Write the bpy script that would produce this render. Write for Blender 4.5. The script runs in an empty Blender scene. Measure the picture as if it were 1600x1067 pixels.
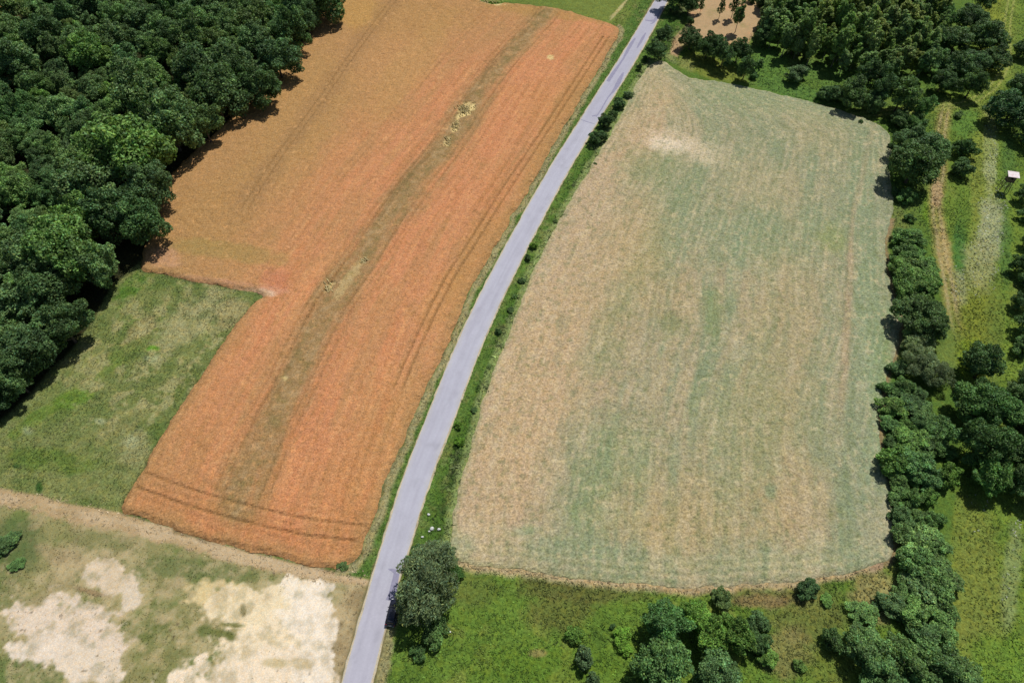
import bpy, math, random
import numpy as np
from mathutils import Vector

# ------------------------------------------------------------------ camera, world, sun
scn = bpy.context.scene
COL = scn.collection
PITCH = math.radians(54.0); FPX = 1067.0; CAMH = 120.0
cd = bpy.data.cameras.new('camera'); cam = bpy.data.objects.new('camera', cd); COL.objects.link(cam)
cd.sensor_width = 36; cd.lens = 36*FPX/1600; cd.clip_start = 1; cd.clip_end = 4000
cam.location = (0, 0, CAMH); cam.rotation_euler = (math.pi/2-PITCH, 0, 0)
scn.camera = cam

SUN_EL = math.radians(60); SUN_AZ = math.radians(33)      # azimuth clockwise from +Y
w = bpy.data.worlds.new('World'); scn.world = w; w.use_nodes = True
nt = w.node_tree; nt.nodes.clear()
sky = nt.nodes.new('ShaderNodeTexSky'); sky.sky_type = 'NISHITA'; sky.sun_disc = False
sky.sun_elevation = SUN_EL; sky.sun_rotation = SUN_AZ
bg = nt.nodes.new('ShaderNodeBackground'); bg.inputs[1].default_value = 0.062
wo = nt.nodes.new('ShaderNodeOutputWorld')
nt.links.new(sky.outputs[0], bg.inputs[0]); nt.links.new(bg.outputs[0], wo.inputs[0])
sl = bpy.data.lights.new('sun', 'SUN'); sl.energy = 4.2; sl.angle = math.radians(0.5); sl.color = (1, 0.965, 0.91)
sun = bpy.data.objects.new('sun', sl); COL.objects.link(sun)
sd = Vector((math.sin(SUN_AZ)*math.cos(SUN_EL), math.cos(SUN_AZ)*math.cos(SUN_EL), math.sin(SUN_EL)))
sun.rotation_euler = sd.to_track_quat('Z', 'Y').to_euler(); sun.location = sd*300
scn.view_settings.view_transform = 'Standard'; scn.view_settings.look = 'None'
scn.view_settings.exposure = 0.0; scn.view_settings.gamma = 1; scn.view_settings.use_curve_mapping = False
scn.render.engine = 'CYCLES'
scn.cycles.max_bounces = 5; scn.cycles.diffuse_bounces = 2; scn.cycles.transmission_bounces = 3

# ------------------------------------------------------------------ geometry of the place
SP, CP = math.sin(PITCH), math.cos(PITCH)
def G(px, py, h=0.0):
    """point of the place seen at photograph position (px, py), at height h"""
    u = (px-800)/FPX; v = (533.5-py)/FPX
    dx, dy, dz = u, CP+v*SP, -SP+v*CP
    t = (h-CAMH)/dz
    return Vector((dx*t, dy*t, h))
def GA(P):
    return np.array([G(x, y)[:2] for x, y in P])
def PX(x, y, z=0.0):
    """back again, arrays"""
    zc = y*CP-(z-CAMH)*SP
    yc = y*SP+(z-CAMH)*CP
    return 800+FPX*x/zc, 533.5-FPX*yc/zc
def pxm(px, py):
    p = G(px, py); return FPX/(p.y*CP+CAMH*SP)

def lin(c):
    c = np.asarray(c, float)/255
    return np.where(c <= 0.04045, c/12.92, ((c+0.055)/1.055)**2.4)
EW = np.array([1.30, 1.26, 1.26])     # light a level white surface sends back here
def alb(r, g, b): return lin((r, g, b))/EW

def hsh(ix, iy, s):
    n = (ix.astype(np.int64)*374761393+iy.astype(np.int64)*668265263+s*1442695041) & 0x7fffffff
    n = ((n ^ (n >> 13))*1274126177) & 0x7fffffff
    return ((n ^ (n >> 16)) & 0xffff)/65535.0
def vnoise(x, y, s=0):
    ix = np.floor(x); iy = np.floor(y); fx = x-ix; fy = y-iy
    fx = fx*fx*(3-2*fx); fy = fy*fy*(3-2*fy)
    a = hsh(ix, iy, s); b = hsh(ix+1, iy, s); c = hsh(ix, iy+1, s); d = hsh(ix+1, iy+1, s)
    return (a*(1-fx)+b*fx)*(1-fy)+(c*(1-fx)+d*fx)*fy
def fbm(x, y, size, octs=4, s=0, rough=0.55):
    r = np.zeros_like(x); a = 1; t = 0; f = 1/size
    for o in range(octs):
        r += a*vnoise(x*f+o*17.3, y*f-o*9.1, s+o*7); t += a; a *= rough; f *= 2.03
    return (r/t-0.5)*2
def sstep(e0, e1, x):
    t = np.clip((x-e0)/(e1-e0), 0, 1); return t*t*(3-2*t)
def seg_dist(X, Y, P, closed=True):
    P = np.asarray(P, float); n = len(P); best = np.full(X.shape, 1e18); bx = np.zeros_like(X); by = np.zeros_like(X)
    for i in range(n if closed else n-1):
        a = P[i]; b = P[(i+1) % n]; d = b-a; L = max(d@d, 1e-9)
        t = np.clip(((X-a[0])*d[0]+(Y-a[1])*d[1])/L, 0, 1)
        qx = a[0]+t*d[0]; qy = a[1]+t*d[1]; dd = (X-qx)**2+(Y-qy)**2
        m = dd < best; best = np.where(m, dd, best); bx = np.where(m, qx, bx); by = np.where(m, qy, by)
    return np.sqrt(best), bx, by
def inside(X, Y, P):
    r = np.zeros(X.shape, bool); n = len(P)
    for i in range(n):
        x1, y1 = P[i]; x2, y2 = P[(i+1) % n]
        if y1 == y2: continue
        c = ((y1 > Y) != (y2 > Y)) & (X < (x2-x1)*(Y-y1)/(y2-y1)+x1)
        r ^= c
    return r
def sdist(X, Y, P):
    d, bx, by = seg_dist(X, Y, P); return np.where(inside(X, Y, P), d, -d), bx, by
def signed_line(X, Y, P):
    """signed distance to an open line, + on its right"""
    P = np.asarray(P, float); best = np.full(X.shape, 1e18); sg = np.ones_like(X); al = np.zeros_like(X); acc = 0
    for i in range(len(P)-1):
        a = P[i]; b = P[i+1]; d = b-a; L = d@d
        tr = ((X-a[0])*d[0]+(Y-a[1])*d[1])/L
        lo = -50 if i == 0 else 0; hi = 50 if i == len(P)-2 else 1
        t = np.clip(tr, lo, hi)
        qx = a[0]+t*d[0]; qy = a[1]+t*d[1]; dd = (X-qx)**2+(Y-qy)**2
        m = dd < best; best = np.where(m, dd, best)
        cr = d[0]*(Y-a[1])-d[1]*(X-a[0]); sg = np.where(m, -np.sign(cr), sg); al = np.where(m, acc+t*math.sqrt(L), al)
        acc += math.sqrt(L)
    return np.sqrt(best)*sg, al
def smooth_line(P, step=1.0, closed=False, rough=0.0, seed=0):
    """resample, Catmull-Rom"""
    P = [np.array(p, float) for p in P]; n = len(P); out = []
    rng = range(n if closed else n-1)
    for i in rng:
        if closed: p0, p1, p2, p3 = P[i-1], P[i], P[(i+1) % n], P[(i+2) % n]
        else: p0, p1, p2, p3 = P[max(i-1, 0)], P[i], P[i+1], P[min(i+2, n-1)]
        k = max(1, int(np.linalg.norm(p2-p1)/step))
        for j in range(k):
            t = j/k
            out.append(0.5*((2*p1)+(-p0+p2)*t+(2*p0-5*p1+4*p2-p3)*t*t+(-p0+3*p1-3*p2+p3)*t**3))
    if not closed: out.append(P[-1])
    A = np.array(out)
    if rough:
        A[:, 0] += rough*fbm(A[:, 0], A[:, 1], 3.0, 4, seed); A[:, 1] += rough*fbm(A[:, 0]+50, A[:, 1], 3.0, 4, seed+3)
    return A

class Grid:
    """a slow function of the plane sampled once every metre"""
    def __init__(s, fn, step=1.0, x0=-222, x1=222, y0=2, y1=270):
        s.x0, s.y0, s.st = x0, y0, step
        ax = np.arange(x0, x1+step, step); ay = np.arange(y0, y1+step, step); A, B = np.meshgrid(ax, ay)
        r = fn(A.ravel(), B.ravel()); r = r if isinstance(r, tuple) else (r,)
        s.g = [q.reshape(A.shape) for q in r]; s.nx, s.ny = len(ax), len(ay)
    def __call__(s, X, Y):
        X = np.asarray(X, float); Y = np.asarray(Y, float)
        u = np.clip((X-s.x0)/s.st, 0, s.nx-1.001); v = np.clip((Y-s.y0)/s.st, 0, s.ny-1.001); i = u.astype(int); j = v.astype(int); u = u-i; v = v-j
        o = [(g[j, i]*(1-u)+g[j, i+1]*u)*(1-v)+(g[j+1, i]*(1-u)+g[j+1, i+1]*u)*v for g in s.g]
        return o[0] if len(o) == 1 else tuple(o)

# ------------------------------------------------------------------ object helpers
def link(name, me, parent=None):
    o = bpy.data.objects.new(name, me); COL.objects.link(o)
    if parent: o.parent = parent
    return o
def tag(o, label=None, cat=None, group=None, kind=None):
    if label: o['label'] = label
    if cat: o['category'] = cat
    if group: o['group'] = group
    if kind: o['kind'] = kind
    return o
def mesh_np(name, V, F, mat=None, col=None, smooth=False):
    V = np.asarray(V, np.float32); F = np.asarray(F, np.int32); k = F.shape[1]
    me = bpy.data.meshes.new(name)
    me.vertices.add(len(V)); me.vertices.foreach_set('co', V.ravel())
    me.loops.add(F.size); me.loops.foreach_set('vertex_index', F.ravel())
    me.polygons.add(len(F)); me.polygons.foreach_set('loop_start', np.arange(0, F.size, k, dtype=np.int32))
    me.polygons.foreach_set('loop_total', np.full(len(F), k, np.int32))
    me.polygons.foreach_set('use_smooth', np.full(len(F), smooth))
    me.update(calc_edges=True)
    if col is not None:
        a = me.color_attributes.new('Col', 'FLOAT_COLOR', 'POINT')
        c = np.ones((len(V), 4), np.float32); c[:, :3] = np.clip(col, 0, 1); a.data.foreach_set('color', c.ravel())
    if mat: me.materials.append(mat)
    return me
class MB:
    """collects simple solids into one mesh"""
    def __init__(s): s.v = []; s.f = []
    def add(s, v, f):
        n = len(s.v); s.v += [tuple(p) for p in v]; s.f += [tuple(i+n for i in q) for q in f]
    def box(s, c, d, rz=0):
        x, y, z = c; a, b, h = d[0]/2, d[1]/2, d[2]/2; cr, sr = math.cos(rz), math.sin(rz)
        v = [(x+cr*i*a-sr*j*b, y+sr*i*a+cr*j*b, z+k*h) for k in (-1, 1) for i, j in ((-1, -1), (1, -1), (1, 1), (-1, 1))]
        s.add(v, [(3, 2, 1, 0), (4, 5, 6, 7), (0, 1, 5, 4), (1, 2, 6, 5), (2, 3, 7, 6), (3, 0, 4, 7)])
    def tube(s, pts, rad, n=6):
        pts = [Vector(p) for p in pts]; V = []; F = []
        for i, p in enumerate(pts):
            d = (pts[min(i+1, len(pts)-1)]-pts[max(i-1, 0)]).normalized()
            a = d.orthogonal().normalized(); b = d.cross(a)
            for k in range(n):
                t = 2*math.pi*k/n; V.append(p+(a*math.cos(t)+b*math.sin(t))*rad[i])
        for i in range(len(pts)-1):
            for k in range(n):
                F.append((i*n+k, i*n+(k+1) % n, (i+1)*n+(k+1) % n, (i+1)*n+k))
        F.append(tuple(range(n-1, -1, -1))); F.append(tuple((len(pts)-1)*n+k for k in range(n)))
        s.add(V, F)
    def mesh(s, name, mat, smooth=False):
        me = bpy.data.meshes.new(name); me.from_pydata(s.v, [], s.f); me.materials.append(mat)
        if smooth: me.polygons.foreach_set('use_smooth', [True]*len(me.polygons))
        me.update(); return me

# ------------------------------------------------------------------ materials
def newmat(name, rough=0.9, spec=0.15):
    m = bpy.data.materials.new(name); m.use_nodes = True
    b = m.node_tree.nodes['Principled BSDF']; b.inputs['Roughness'].default_value = rough
    b.inputs['Specular IOR Level'].default_value = spec
    return m, m.node_tree, b
def N(t, ty, **k):
    n = t.nodes.new(ty)
    for a, v in k.items():
        if a in ('operation', 'blend_type', 'data_type', 'attribute_name', 'noise_dimensions'): setattr(n, a, v)
        else: n.inputs[a].default_value = v
    return n
def math_(t, op, a, b=None, c=None):
    n = t.nodes.new('ShaderNodeMath'); n.operation = op
    for i, q in enumerate((a, b, c)):
        if q is None: continue
        if isinstance(q, (int, float)): n.inputs[i].default_value = q
        else: t.links.new(q, n.inputs[i])
    return n.outputs[0]
def noise(t, vec, scale, detail=3, rough=0.6):
    n = t.nodes.new('ShaderNodeTexNoise'); n.inputs['Scale'].default_value = scale
    n.inputs['Detail'].default_value = detail; n.inputs['Roughness'].default_value = rough
    t.links.new(vec, n.inputs['Vector']); return n.outputs['Fac']
def rng_(t, f, a, b, lo, hi):
    n = t.nodes.new('ShaderNodeMapRange'); t.links.new(f, n.inputs[0])
    for i, q in enumerate((a, b, lo, hi)): n.inputs[i+1].default_value = q
    return n.outputs[0]
def scale_col(t, c, f):
    n = t.nodes.new('ShaderNodeVectorMath'); n.operation = 'SCALE'; t.links.new(c, n.inputs[0]); t.links.new(f, n.inputs['Scale']); return n.outputs[0]
def mixc(t, f, a, b, mode='MIX'):
    n = t.nodes.new('ShaderNodeMixRGB'); n.blend_type = mode
    for i, q in enumerate((f, a, b)):
        if isinstance(q, (int, float)): n.inputs[i].default_value = q
        elif isinstance(q, tuple): n.inputs[i].default_value = q
        else: t.links.new(q, n.inputs[i])
    return n.outputs[0]
def land_mat(name, fine=4.0, amp=0.5, mid=0.8, mamp=0.25, tint=(1.15, 1.0, 0.7, 1), bump=0.25, stretch=None):
    m, t, b = newmat(name, 0.95, 0.08)
    geo = t.nodes.new('ShaderNodeNewGeometry'); v = geo.outputs['Position']
    at = N(t, 'ShaderNodeAttribute', attribute_name='Col')
    f1 = noise(t, v, fine, 4, 0.75); f2 = noise(t, v, mid, 4, 0.65); f3 = noise(t, v, fine*0.37, 3, 0.7)
    k = math_(t, 'MULTIPLY', rng_(t, f1, 0.32, 0.68, 1-amp, 1+amp), rng_(t, f2, 0.3, 0.7, 1-mamp, 1+mamp))
    c = scale_col(t, at.outputs['Color'], k)
    tn = mixc(t, 1.0, c, tint, 'MULTIPLY')
    c = mixc(t, rng_(t, f3, 0.42, 0.62, 0.0, 1.0), c, tn)
    t.links.new(c, b.inputs['Base Color'])
    bp = t.nodes.new('ShaderNodeBump'); bp.inputs['Strength'].default_value = bump; bp.inputs['Distance'].default_value = 0.25
    t.links.new(f1, bp.inputs['Height']); t.links.new(bp.outputs[0], b.inputs['Normal'])
    return m
M_GRASS = land_mat('meadow grass', 2.4, 0.42, 0.5, 0.15, (1.16, 1.03, 0.85, 1), 0.9)
M_SAND = land_mat('sandy soil and dry grass', 5.5, 0.2, 1.1, 0.08, (1.08, 0.98, 0.85, 1), 0.35)
M_FLOOR = land_mat('leaf litter', 2.0, 0.5, 0.5, 0.3, (1.2, 0.9, 0.7, 1), 0.5)
M_WHEAT = land_mat('ripe wheat ears', 3.6, 0.42, 0.6, 0.06, (1.05, 0.98, 0.86, 1), 0.5)
M_OATS = land_mat('thin pale crop', 3.0, 0.4, 0.5, 0.05, (1.03, 0.99, 0.86, 1), 0.7)

def leaf_mat(name, grass=False):
    m, t, b = newmat(name, 0.6, 0.25)
    at = N(t, 'ShaderNodeAttribute', attribute_name='Col')
    oi = t.nodes.new('ShaderNodeObjectInfo')
    c = at.outputs['Color']
    if not grass:
        c = mixc(t, 1.0, c, oi.outputs['Color'], 'MULTIPLY')
        geo = t.nodes.new('ShaderNodeNewGeometry')
        nz = noise(t, geo.outputs['Position'], 0.45, 2, 0.5)
        c = scale_col(t, c, rng_(t, nz, 0.3, 0.7, 0.75, 1.25))
    t.links.new(c, b.inputs['Base Color'])
    tr = t.nodes.new('ShaderNodeBsdfTranslucent'); c2 = mixc(t, 1.0, c, (1.05, 1.05, 0.85, 1) if grass else (1.1, 1.15, 0.6, 1), 'MULTIPLY'); t.links.new(c2, tr.inputs[0])
    mx = t.nodes.new('ShaderNodeMixShader'); mx.inputs[0].default_value = 0.3
    t.links.new(b.outputs[0], mx.inputs[1]); t.links.new(tr.outputs[0], mx.inputs[2])
    t.links.new(mx.outputs[0], t.nodes['Material Output'].inputs[0])
    return m
M_LEAF = leaf_mat('tree leaves'); M_BLADE = leaf_mat('grass blades', True)
def noisy_mat(name, c1, c2, scale, rough=0.85, bump=0.2, spec=0.2):
    m, t, b = newmat(name, rough, spec)
    tc = t.nodes.new('ShaderNodeTexCoord'); f = noise(t, tc.outputs['Object'], scale, 4, 0.65)
    c = mixc(t, rng_(t, f, 0.35, 0.65, 0, 1), tuple(c1)+(1,), tuple(c2)+(1,)); t.links.new(c, b.inputs['Base Color'])
    bp = t.nodes.new('ShaderNodeBump'); bp.inputs['Strength'].default_value = bump; bp.inputs['Distance'].default_value = 0.02
    t.links.new(f, bp.inputs['Height']); t.links.new(bp.outputs[0], b.inputs['Normal'])
    return m
M_BARK = noisy_mat('bark', (0.06, 0.045, 0.032), (0.13, 0.105, 0.08), 3)
M_BIRCH = noisy_mat('pale bark', (0.28, 0.26, 0.22), (0.10, 0.09, 0.07), 2.2)
M_WOOD = noisy_mat('weathered boards', (0.12, 0.085, 0.055), (0.2, 0.16, 0.115), 4)
M_ROOF = noisy_mat('white roof sheet', (0.75, 0.74, 0.74), (0.6, 0.42, 0.42), 1.6, 0.5)
M_STONE = noisy_mat('pale stone', (0.72, 0.73, 0.72), (0.5, 0.5, 0.46), 3)

# ------------------------------------------------------------------ outlines, from the photograph
ROADE = [(1067,535,580),(960,565.5,606.5),(880,588.5,630.5),(830,604,647),(780,619.5,661.5),(700,647.5,690),(650,668.5,711),(600,687.5,728),(550,708.5,748),(500,731,769),(450,756,792.5),(400,782,817),(350,809.5,843),(300,838,869.5),(250,867,897.5),(200,899,927.5),(150,930.5,958.5),(100,963,989.5),(50,994,1018),(0,1024,1044)]
RL = GA([(l, y) for y, l, r in ROADE]); RR = GA([(r, y) for y, l, r in ROADE])
RL = np.vstack([RL[0]-(RL[1]-RL[0])*3, RL, RL[-1]+(RL[-1]-RL[-3])*2.2]); RR = np.vstack([RR[0]-(RR[1]-RR[0])*3, RR, RR[-1]+(RR[-1]-RR[-3])*2.2])
RC = smooth_line((RL+RR)/2, 1.5)
wheat_px = [(965,45),(955,75),(925,125),(893,180),(857,240),(828,292),(803,335),(777,380),(748,428),(726,472),(707,520),(690,560),(668,603),(652,640),(637,672),(620,712),(602,755),(587,800),(572,840),(562,868),(546,880),(520,888),(470,878),(410,865),(340,848),(280,830),(230,813),(192,797),(200,775),(230,720),(262,665),(300,610),(335,555),(365,510),(395,477),(411,461),(380,456),(340,447),(290,437),(255,429),(222,420),(225,385),(240,350),(240,310),(270,270),(310,230),(370,175),(420,125),(470,70),(515,5),(555,-45),(690,-45),(752,2),(800,5),(870,14),(920,27)]
oats_px = [(1040,97),(1078,121),(1130,129),(1180,138),(1230,150),(1290,165),(1335,180),(1368,192),(1387,207),(1394,235),(1390,270),(1397,310),(1390,350),(1385,390),(1390,440),(1402,480),(1408,510),(1397,560),(1384,600),(1376,640),(1375,680),(1381,720),(1392,770),(1400,810),(1399,850),(1388,876),(1340,893),(1250,907),(1150,916),(1075,920),(1000,914),(900,902),(800,890),(745,884),(714,872),(703,848),(706,810),(716,770),(730,720),(742,670),(756,620),(776,570),(795,520),(812,475),(830,430),(852,385),(881,330),(911,280),(937,235),(965,190),(985,150),(1003,117),(1020,99)]
wheat_g = smooth_line(GA(wheat_px), 0.9, True, 0.7, 5)
oats_g = smooth_line(GA(oats_px), 0.9, True, 0.7, 9)
g_rc = Grid(lambda x, y: signed_line(x, y, RC[::2]))
g_w = Grid(lambda x, y: sdist(x, y, wheat_g)[0]); g_o = Grid(lambda x, y: sdist(x, y, oats_g)[0])
forest_px = [(-90,-160),(560,-160),(548,-25),(520,15),(492,65),(462,105),(425,150),(382,190),(335,232),(300,262),(262,300),(258,345),(238,395),(205,420),(170,450),(138,508),(95,560),(50,608),(-5,660),(-90,720)]
meadow_px = [(-200,560),(0,600),(60,560),(150,430),(230,400),(425,455),(380,520),(250,710),(185,800),(100,785),(0,762),(-200,740)]
lot_px = [(-250,735),(0,760),(110,786),(190,800),(350,850),(520,893),(585,905),(530,1130),(-250,1130)]
valley_px = [(1450,150),(1480,120),(1540,-60),(1700,-60),(1700,1130),(1440,1130),(1480,900),(1500,700),(1490,500),(1470,380),(1440,340),(1460,200)]
bare_px = [(1050,60),(1075,40),(1080,-60),(1200,-60),(1195,30),(1170,65),(1160,80),(1120,60),(1068,72),(1060,90),(1046,85)]
rough_px = [(600,900),(715,878),(900,902),(1075,922),(1250,910),(1400,880),(1430,920),(1440,1130),(580,1130)]
track_px = [(1478,165),(1470,220),(1468,270),(1462,310),(1466,350),(1473,400),(1482,445),(1490,490),(1500,540)]

# ------------------------------------------------------------------ colours of the land
def blob(px, py, cx, cy, rx, ry, ang=0, warp=0.35, s=1, edge=0.35, X=None, Y=None):
    a = math.radians(ang); dx = px-cx; dy = py-cy
    u = (dx*math.cos(a)+dy*math.sin(a))/rx; v = (-dx*math.sin(a)+dy*math.cos(a))/ry
    r = np.sqrt(u*u+v*v); out = np.zeros(len(r)); i = np.where(r < 1+edge+2.2*warp)[0]
    if len(i):
        x, y = X[i], Y[i]; q = r[i]+warp*fbm(x, y, 5.0, 5, s)+warp*0.9*fbm(x, y, 1.4, 3, s+50)
        out[i] = 1-sstep(1-edge, 1+edge, q)
    return out
def mixin(C, m, c):
    m = np.asarray(m)[:, None]; return C*(1-m)+np.asarray(c)*m
def land_colour(X, Y):
    px, py = PX(X, Y); wx = px+4*fbm(X, Y, 4.0, 3, 1); wy = py+3*fbm(X, Y, 4.0, 3, 2)
    kw = dict(X=X, Y=Y)
    n1 = fbm(X, Y, 14, 5, 11); n2 = fbm(X, Y, 5, 4, 12); n3 = fbm(X, Y, 1.6, 3, 13)
    C = np.tile(alb(92, 120, 52), (len(X), 1))
    C = mixin(C, sstep(0, 0.5, n1)*0.6, alb(118, 132, 68)); C = mixin(C, sstep(0.05, 0.5, n2)*0.5, alb(72, 104, 40))
    # meadow left
    d, _, _ = sdist(wx, wy, meadow_px); m = sstep(-2, 3, d)
    Cm = np.tile(alb(118, 130, 76), (len(X), 1))
    Cm = mixin(Cm, sstep(-0.05, 0.4, n2)*0.55, alb(140, 144, 90)); Cm = mixin(Cm, sstep(0.1, 0.5, fbm(X, Y, 7, 4, 31))*0.5, alb(94, 118, 56))
    for (cx, cy, rx, ry, an, c, k) in ((300,500,70,26,-35,(164,160,116),.75),(215,520,40,16,-50,(162,150,106),.6),(195,660,60,18,-30,(150,145,98),.5),(210,700,30,30,0,(158,154,112),.55),(365,490,28,18,-40,(168,155,112),.7),(320,440,60,12,5,(88,112,58),.5),(205,450,30,14,-50,(78,118,40),.8),(120,620,30,14,-20,(98,134,44),.7),(60,650,60,10,-35,(96,128,46),.7),(180,565,70,10,-40,(112,134,62),.5),(80,720,80,18,5,(92,120,44),.6),(275,610,50,14,-35,(92,112,52),.6),(240,545,10,5,0,(108,160,48),.9),(155,658,9,5,0,(176,184,146),.6),(42,672,9,6,0,(168,180,138),.5),(240,560,14,5,0,(180,188,150),.5),(205,690,12,12,0,(170,176,135),.6),(25,728,6,4,0,(48,80,34),.8),(62,762,5,9,0,(44,84,34),.9)):
        Cm = mixin(Cm, blob(px, py, cx, cy, rx, ry, an, s=int(cx), **kw)*k, alb(*c))
    st = fbm(X*.8+Y*.5, Y*.8-X*.5, 2.2, 5, 33); zone = blob(px, py, 250, 560, 150, 90, -40, s=34, **kw)
    Cm = mixin(Cm, sstep(.0, .35, st)*(.15+.5*zone), alb(172, 166, 120)); Cm = mixin(Cm, sstep(.1, .5, -st)*.4, alb(82, 106, 52))
    C = C*(1-m[:, None])+Cm*m[:, None]
    # forest floor
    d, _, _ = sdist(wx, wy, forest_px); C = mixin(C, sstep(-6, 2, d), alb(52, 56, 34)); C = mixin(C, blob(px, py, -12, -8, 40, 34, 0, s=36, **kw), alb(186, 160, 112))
    # sandy lot
    d, _, _ = sdist(wx, wy, lot_px); m = sstep(-2, 3, d)
    Cl = np.tile(alb(148, 144, 98), (len(X), 1))
    Cl = mixin(Cl, sstep(-0.05, 0.3, n2)*0.8, alb(112, 128, 70)); Cl = mixin(Cl, sstep(0.0, 0.4, fbm(X, Y, 6, 4, 41))*0.6, alb(176, 160, 124))
    g = [(25,850,38,40,0,(84,106,62),.7),(10,930,30,60,0,(106,118,70),.6),(40,1045,70,22,5,(100,118,66),.8),(250,1000,50,60,0,(124,130,78),.6),(230,980,30,20,0,(94,112,56),.5),(150,845,60,14,10,(116,124,74),.6),(290,890,110,16,6,(110,122,74),.75),(540,985,24,90,12,(160,140,108),.85),(480,890,60,10,10,(150,140,100),.7),(100,870,50,14,20,(168,150,116),.6)]
    for (cx, cy, rx, ry, an, c, k) in g: Cl = mixin(Cl, blob(px, py, cx, cy, rx, ry, an, s=int(cx)+3, **kw)*k, alb(*c))
    halo = [(125,960,125,105,-15),(410,985,150,100,0)]
    for (cx, cy, rx, ry, an) in halo: Cl = mixin(Cl, blob(px, py, cx, cy, rx, ry, an, 0.6, s=int(cx)+5, **kw)*0.6*sstep(-0.3, 0.4, n3+0.2), alb(196, 178, 140))
    sand = [(110,985,78,52,18,(226,208,188)),(175,905,42,28,20,(220,202,178)),(130,1030,62,32,10,(228,212,192)),(60,1010,42,20,-10,(232,216,198)),(205,930,14,20,0,(220,204,182)),
            (425,1010,92,62,0,(240,222,192)),(470,945,44,44,0,(244,230,210)),(340,925,44,20,5,(220,200,152)),(400,1058,125,42,0,(242,224,200)),(385,945,60,26,0,(236,218,184)),(495,1000,30,90,4,(244,230,212))]
    for (cx, cy, rx, ry, an, c) in sand: Cl = mixin(Cl, blob(px, py, cx, cy, rx, ry, an, 0.65, s=int(cx)+7, edge=0.18, **kw)*(0.6+0.4*sstep(-.4, .1, n3+.3*n2)), alb(*c))
    Cl = mixin(Cl, sstep(.1, .6, fbm(X, Y, 3, 5, 83))*.4, alb(196, 176, 140))
    for (cx, cy, rx, ry, an, c, k) in ((350,990,20,7,15,(110,118,64),.9),(365,976,18,3,5,(120,124,72),.8),(318,985,12,9,0,(104,118,64),.8),(145,925,22,5,15,(150,128,98),.8),(340,920,6,5,0,(110,122,60),.6),(430,1035,22,9,0,(186,170,118),.6),(470,1035,18,10,0,(186,168,120),.6),(380,952,4,8,0,(120,116,74),.7)):
        Cl = mixin(Cl, blob(px, py, cx, cy, rx, ry, an, 0.5, s=int(cx)+9, **kw)*k, alb(*c))
    specks = sstep(0.62, 0.72, fbm(X, Y, 0.9, 2, 77))*sstep(0.0, 0.3, fbm(X, Y, 9, 2, 78)); Cl = mixin(Cl, specks*0.7, alb(110, 96, 70))
    hedge = np.array([(-250,750),(0,776),(60,785),(110,797),(190,815),(300,845),(400,875),(510,900),(570,903)], float)
    dl, _, _ = seg_dist(px, py+3*n2, hedge, False); wid = np.interp(px, [0, 120, 200, 400, 560], [14, 24, 20, 13, 12])
    Cl = mixin(Cl, (1-sstep(0.55, 1.1, dl/wid+0.5*n3))*0.9, alb(188, 162, 126)); Cl = mixin(Cl, (1-sstep(0.1, 0.6, dl/wid+0.9*n2))*0.6, alb(206, 184, 152))
    C = C*(1-m[:, None])+Cl*m[:, None]
    # rough grass, bottom right of the road
    d, _, _ = sdist(wx, wy, rough_px); m = sstep(-2, 3, d)
    Cr = np.tile(alb(104, 132, 54), (len(X), 1)); Cr = mixin(Cr, sstep(0.0, 0.5, n2)*0.7, alb(86, 114, 46)); Cr = mixin(Cr, sstep(0.15, 0.5, fbm(X, Y, 4, 4, 51))*0.6, alb(134, 144, 70))
    for (cx, cy, rx, ry, an, c, k) in ((900,922,110,20,4,(106,102,60),.65),(870,960,50,30,0,(112,108,62),.55),(1000,915,160,8,3,(98,88,54),.5),(740,920,40,30,0,(104,112,60),.5),(600,1010,14,80,10,(158,150,110),.9),(1260,960,60,45,0,(116,116,66),.6),(1230,1020,40,40,0,(150,130,92),.5),(1300,1040,50,30,0,(118,128,60),.6),(1370,930,40,40,0,(166,150,104),.7),(1200,935,70,12,0,(120,108,72),.6),(860,1040,120,30,0,(96,128,40),.4),(1190,940,40,10,0,(150,122,92),.5),(840,1020,12,6,0,(160,140,96),.6),(695,885,26,14,0,(152,138,98),.6)):
        Cr = mixin(Cr, blob(px, py, cx, cy, rx, ry, an, s=int(cx)+13, **kw)*k, alb(*c))
    C = C*(1-m[:, None])+Cr*m[:, None]
    # valley
    d, _, _ = sdist(wx, wy, valley_px); m = sstep(-2, 5, d)
    Cv = np.tile(alb(112, 136, 56), (len(X), 1)); Cv = mixin(Cv, sstep(-0.1, 0.4, n2)*0.6, alb(88, 116, 48)); Cv = mixin(Cv, sstep(0.1, 0.5, n1)*0.6, alb(132, 140, 74))
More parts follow.
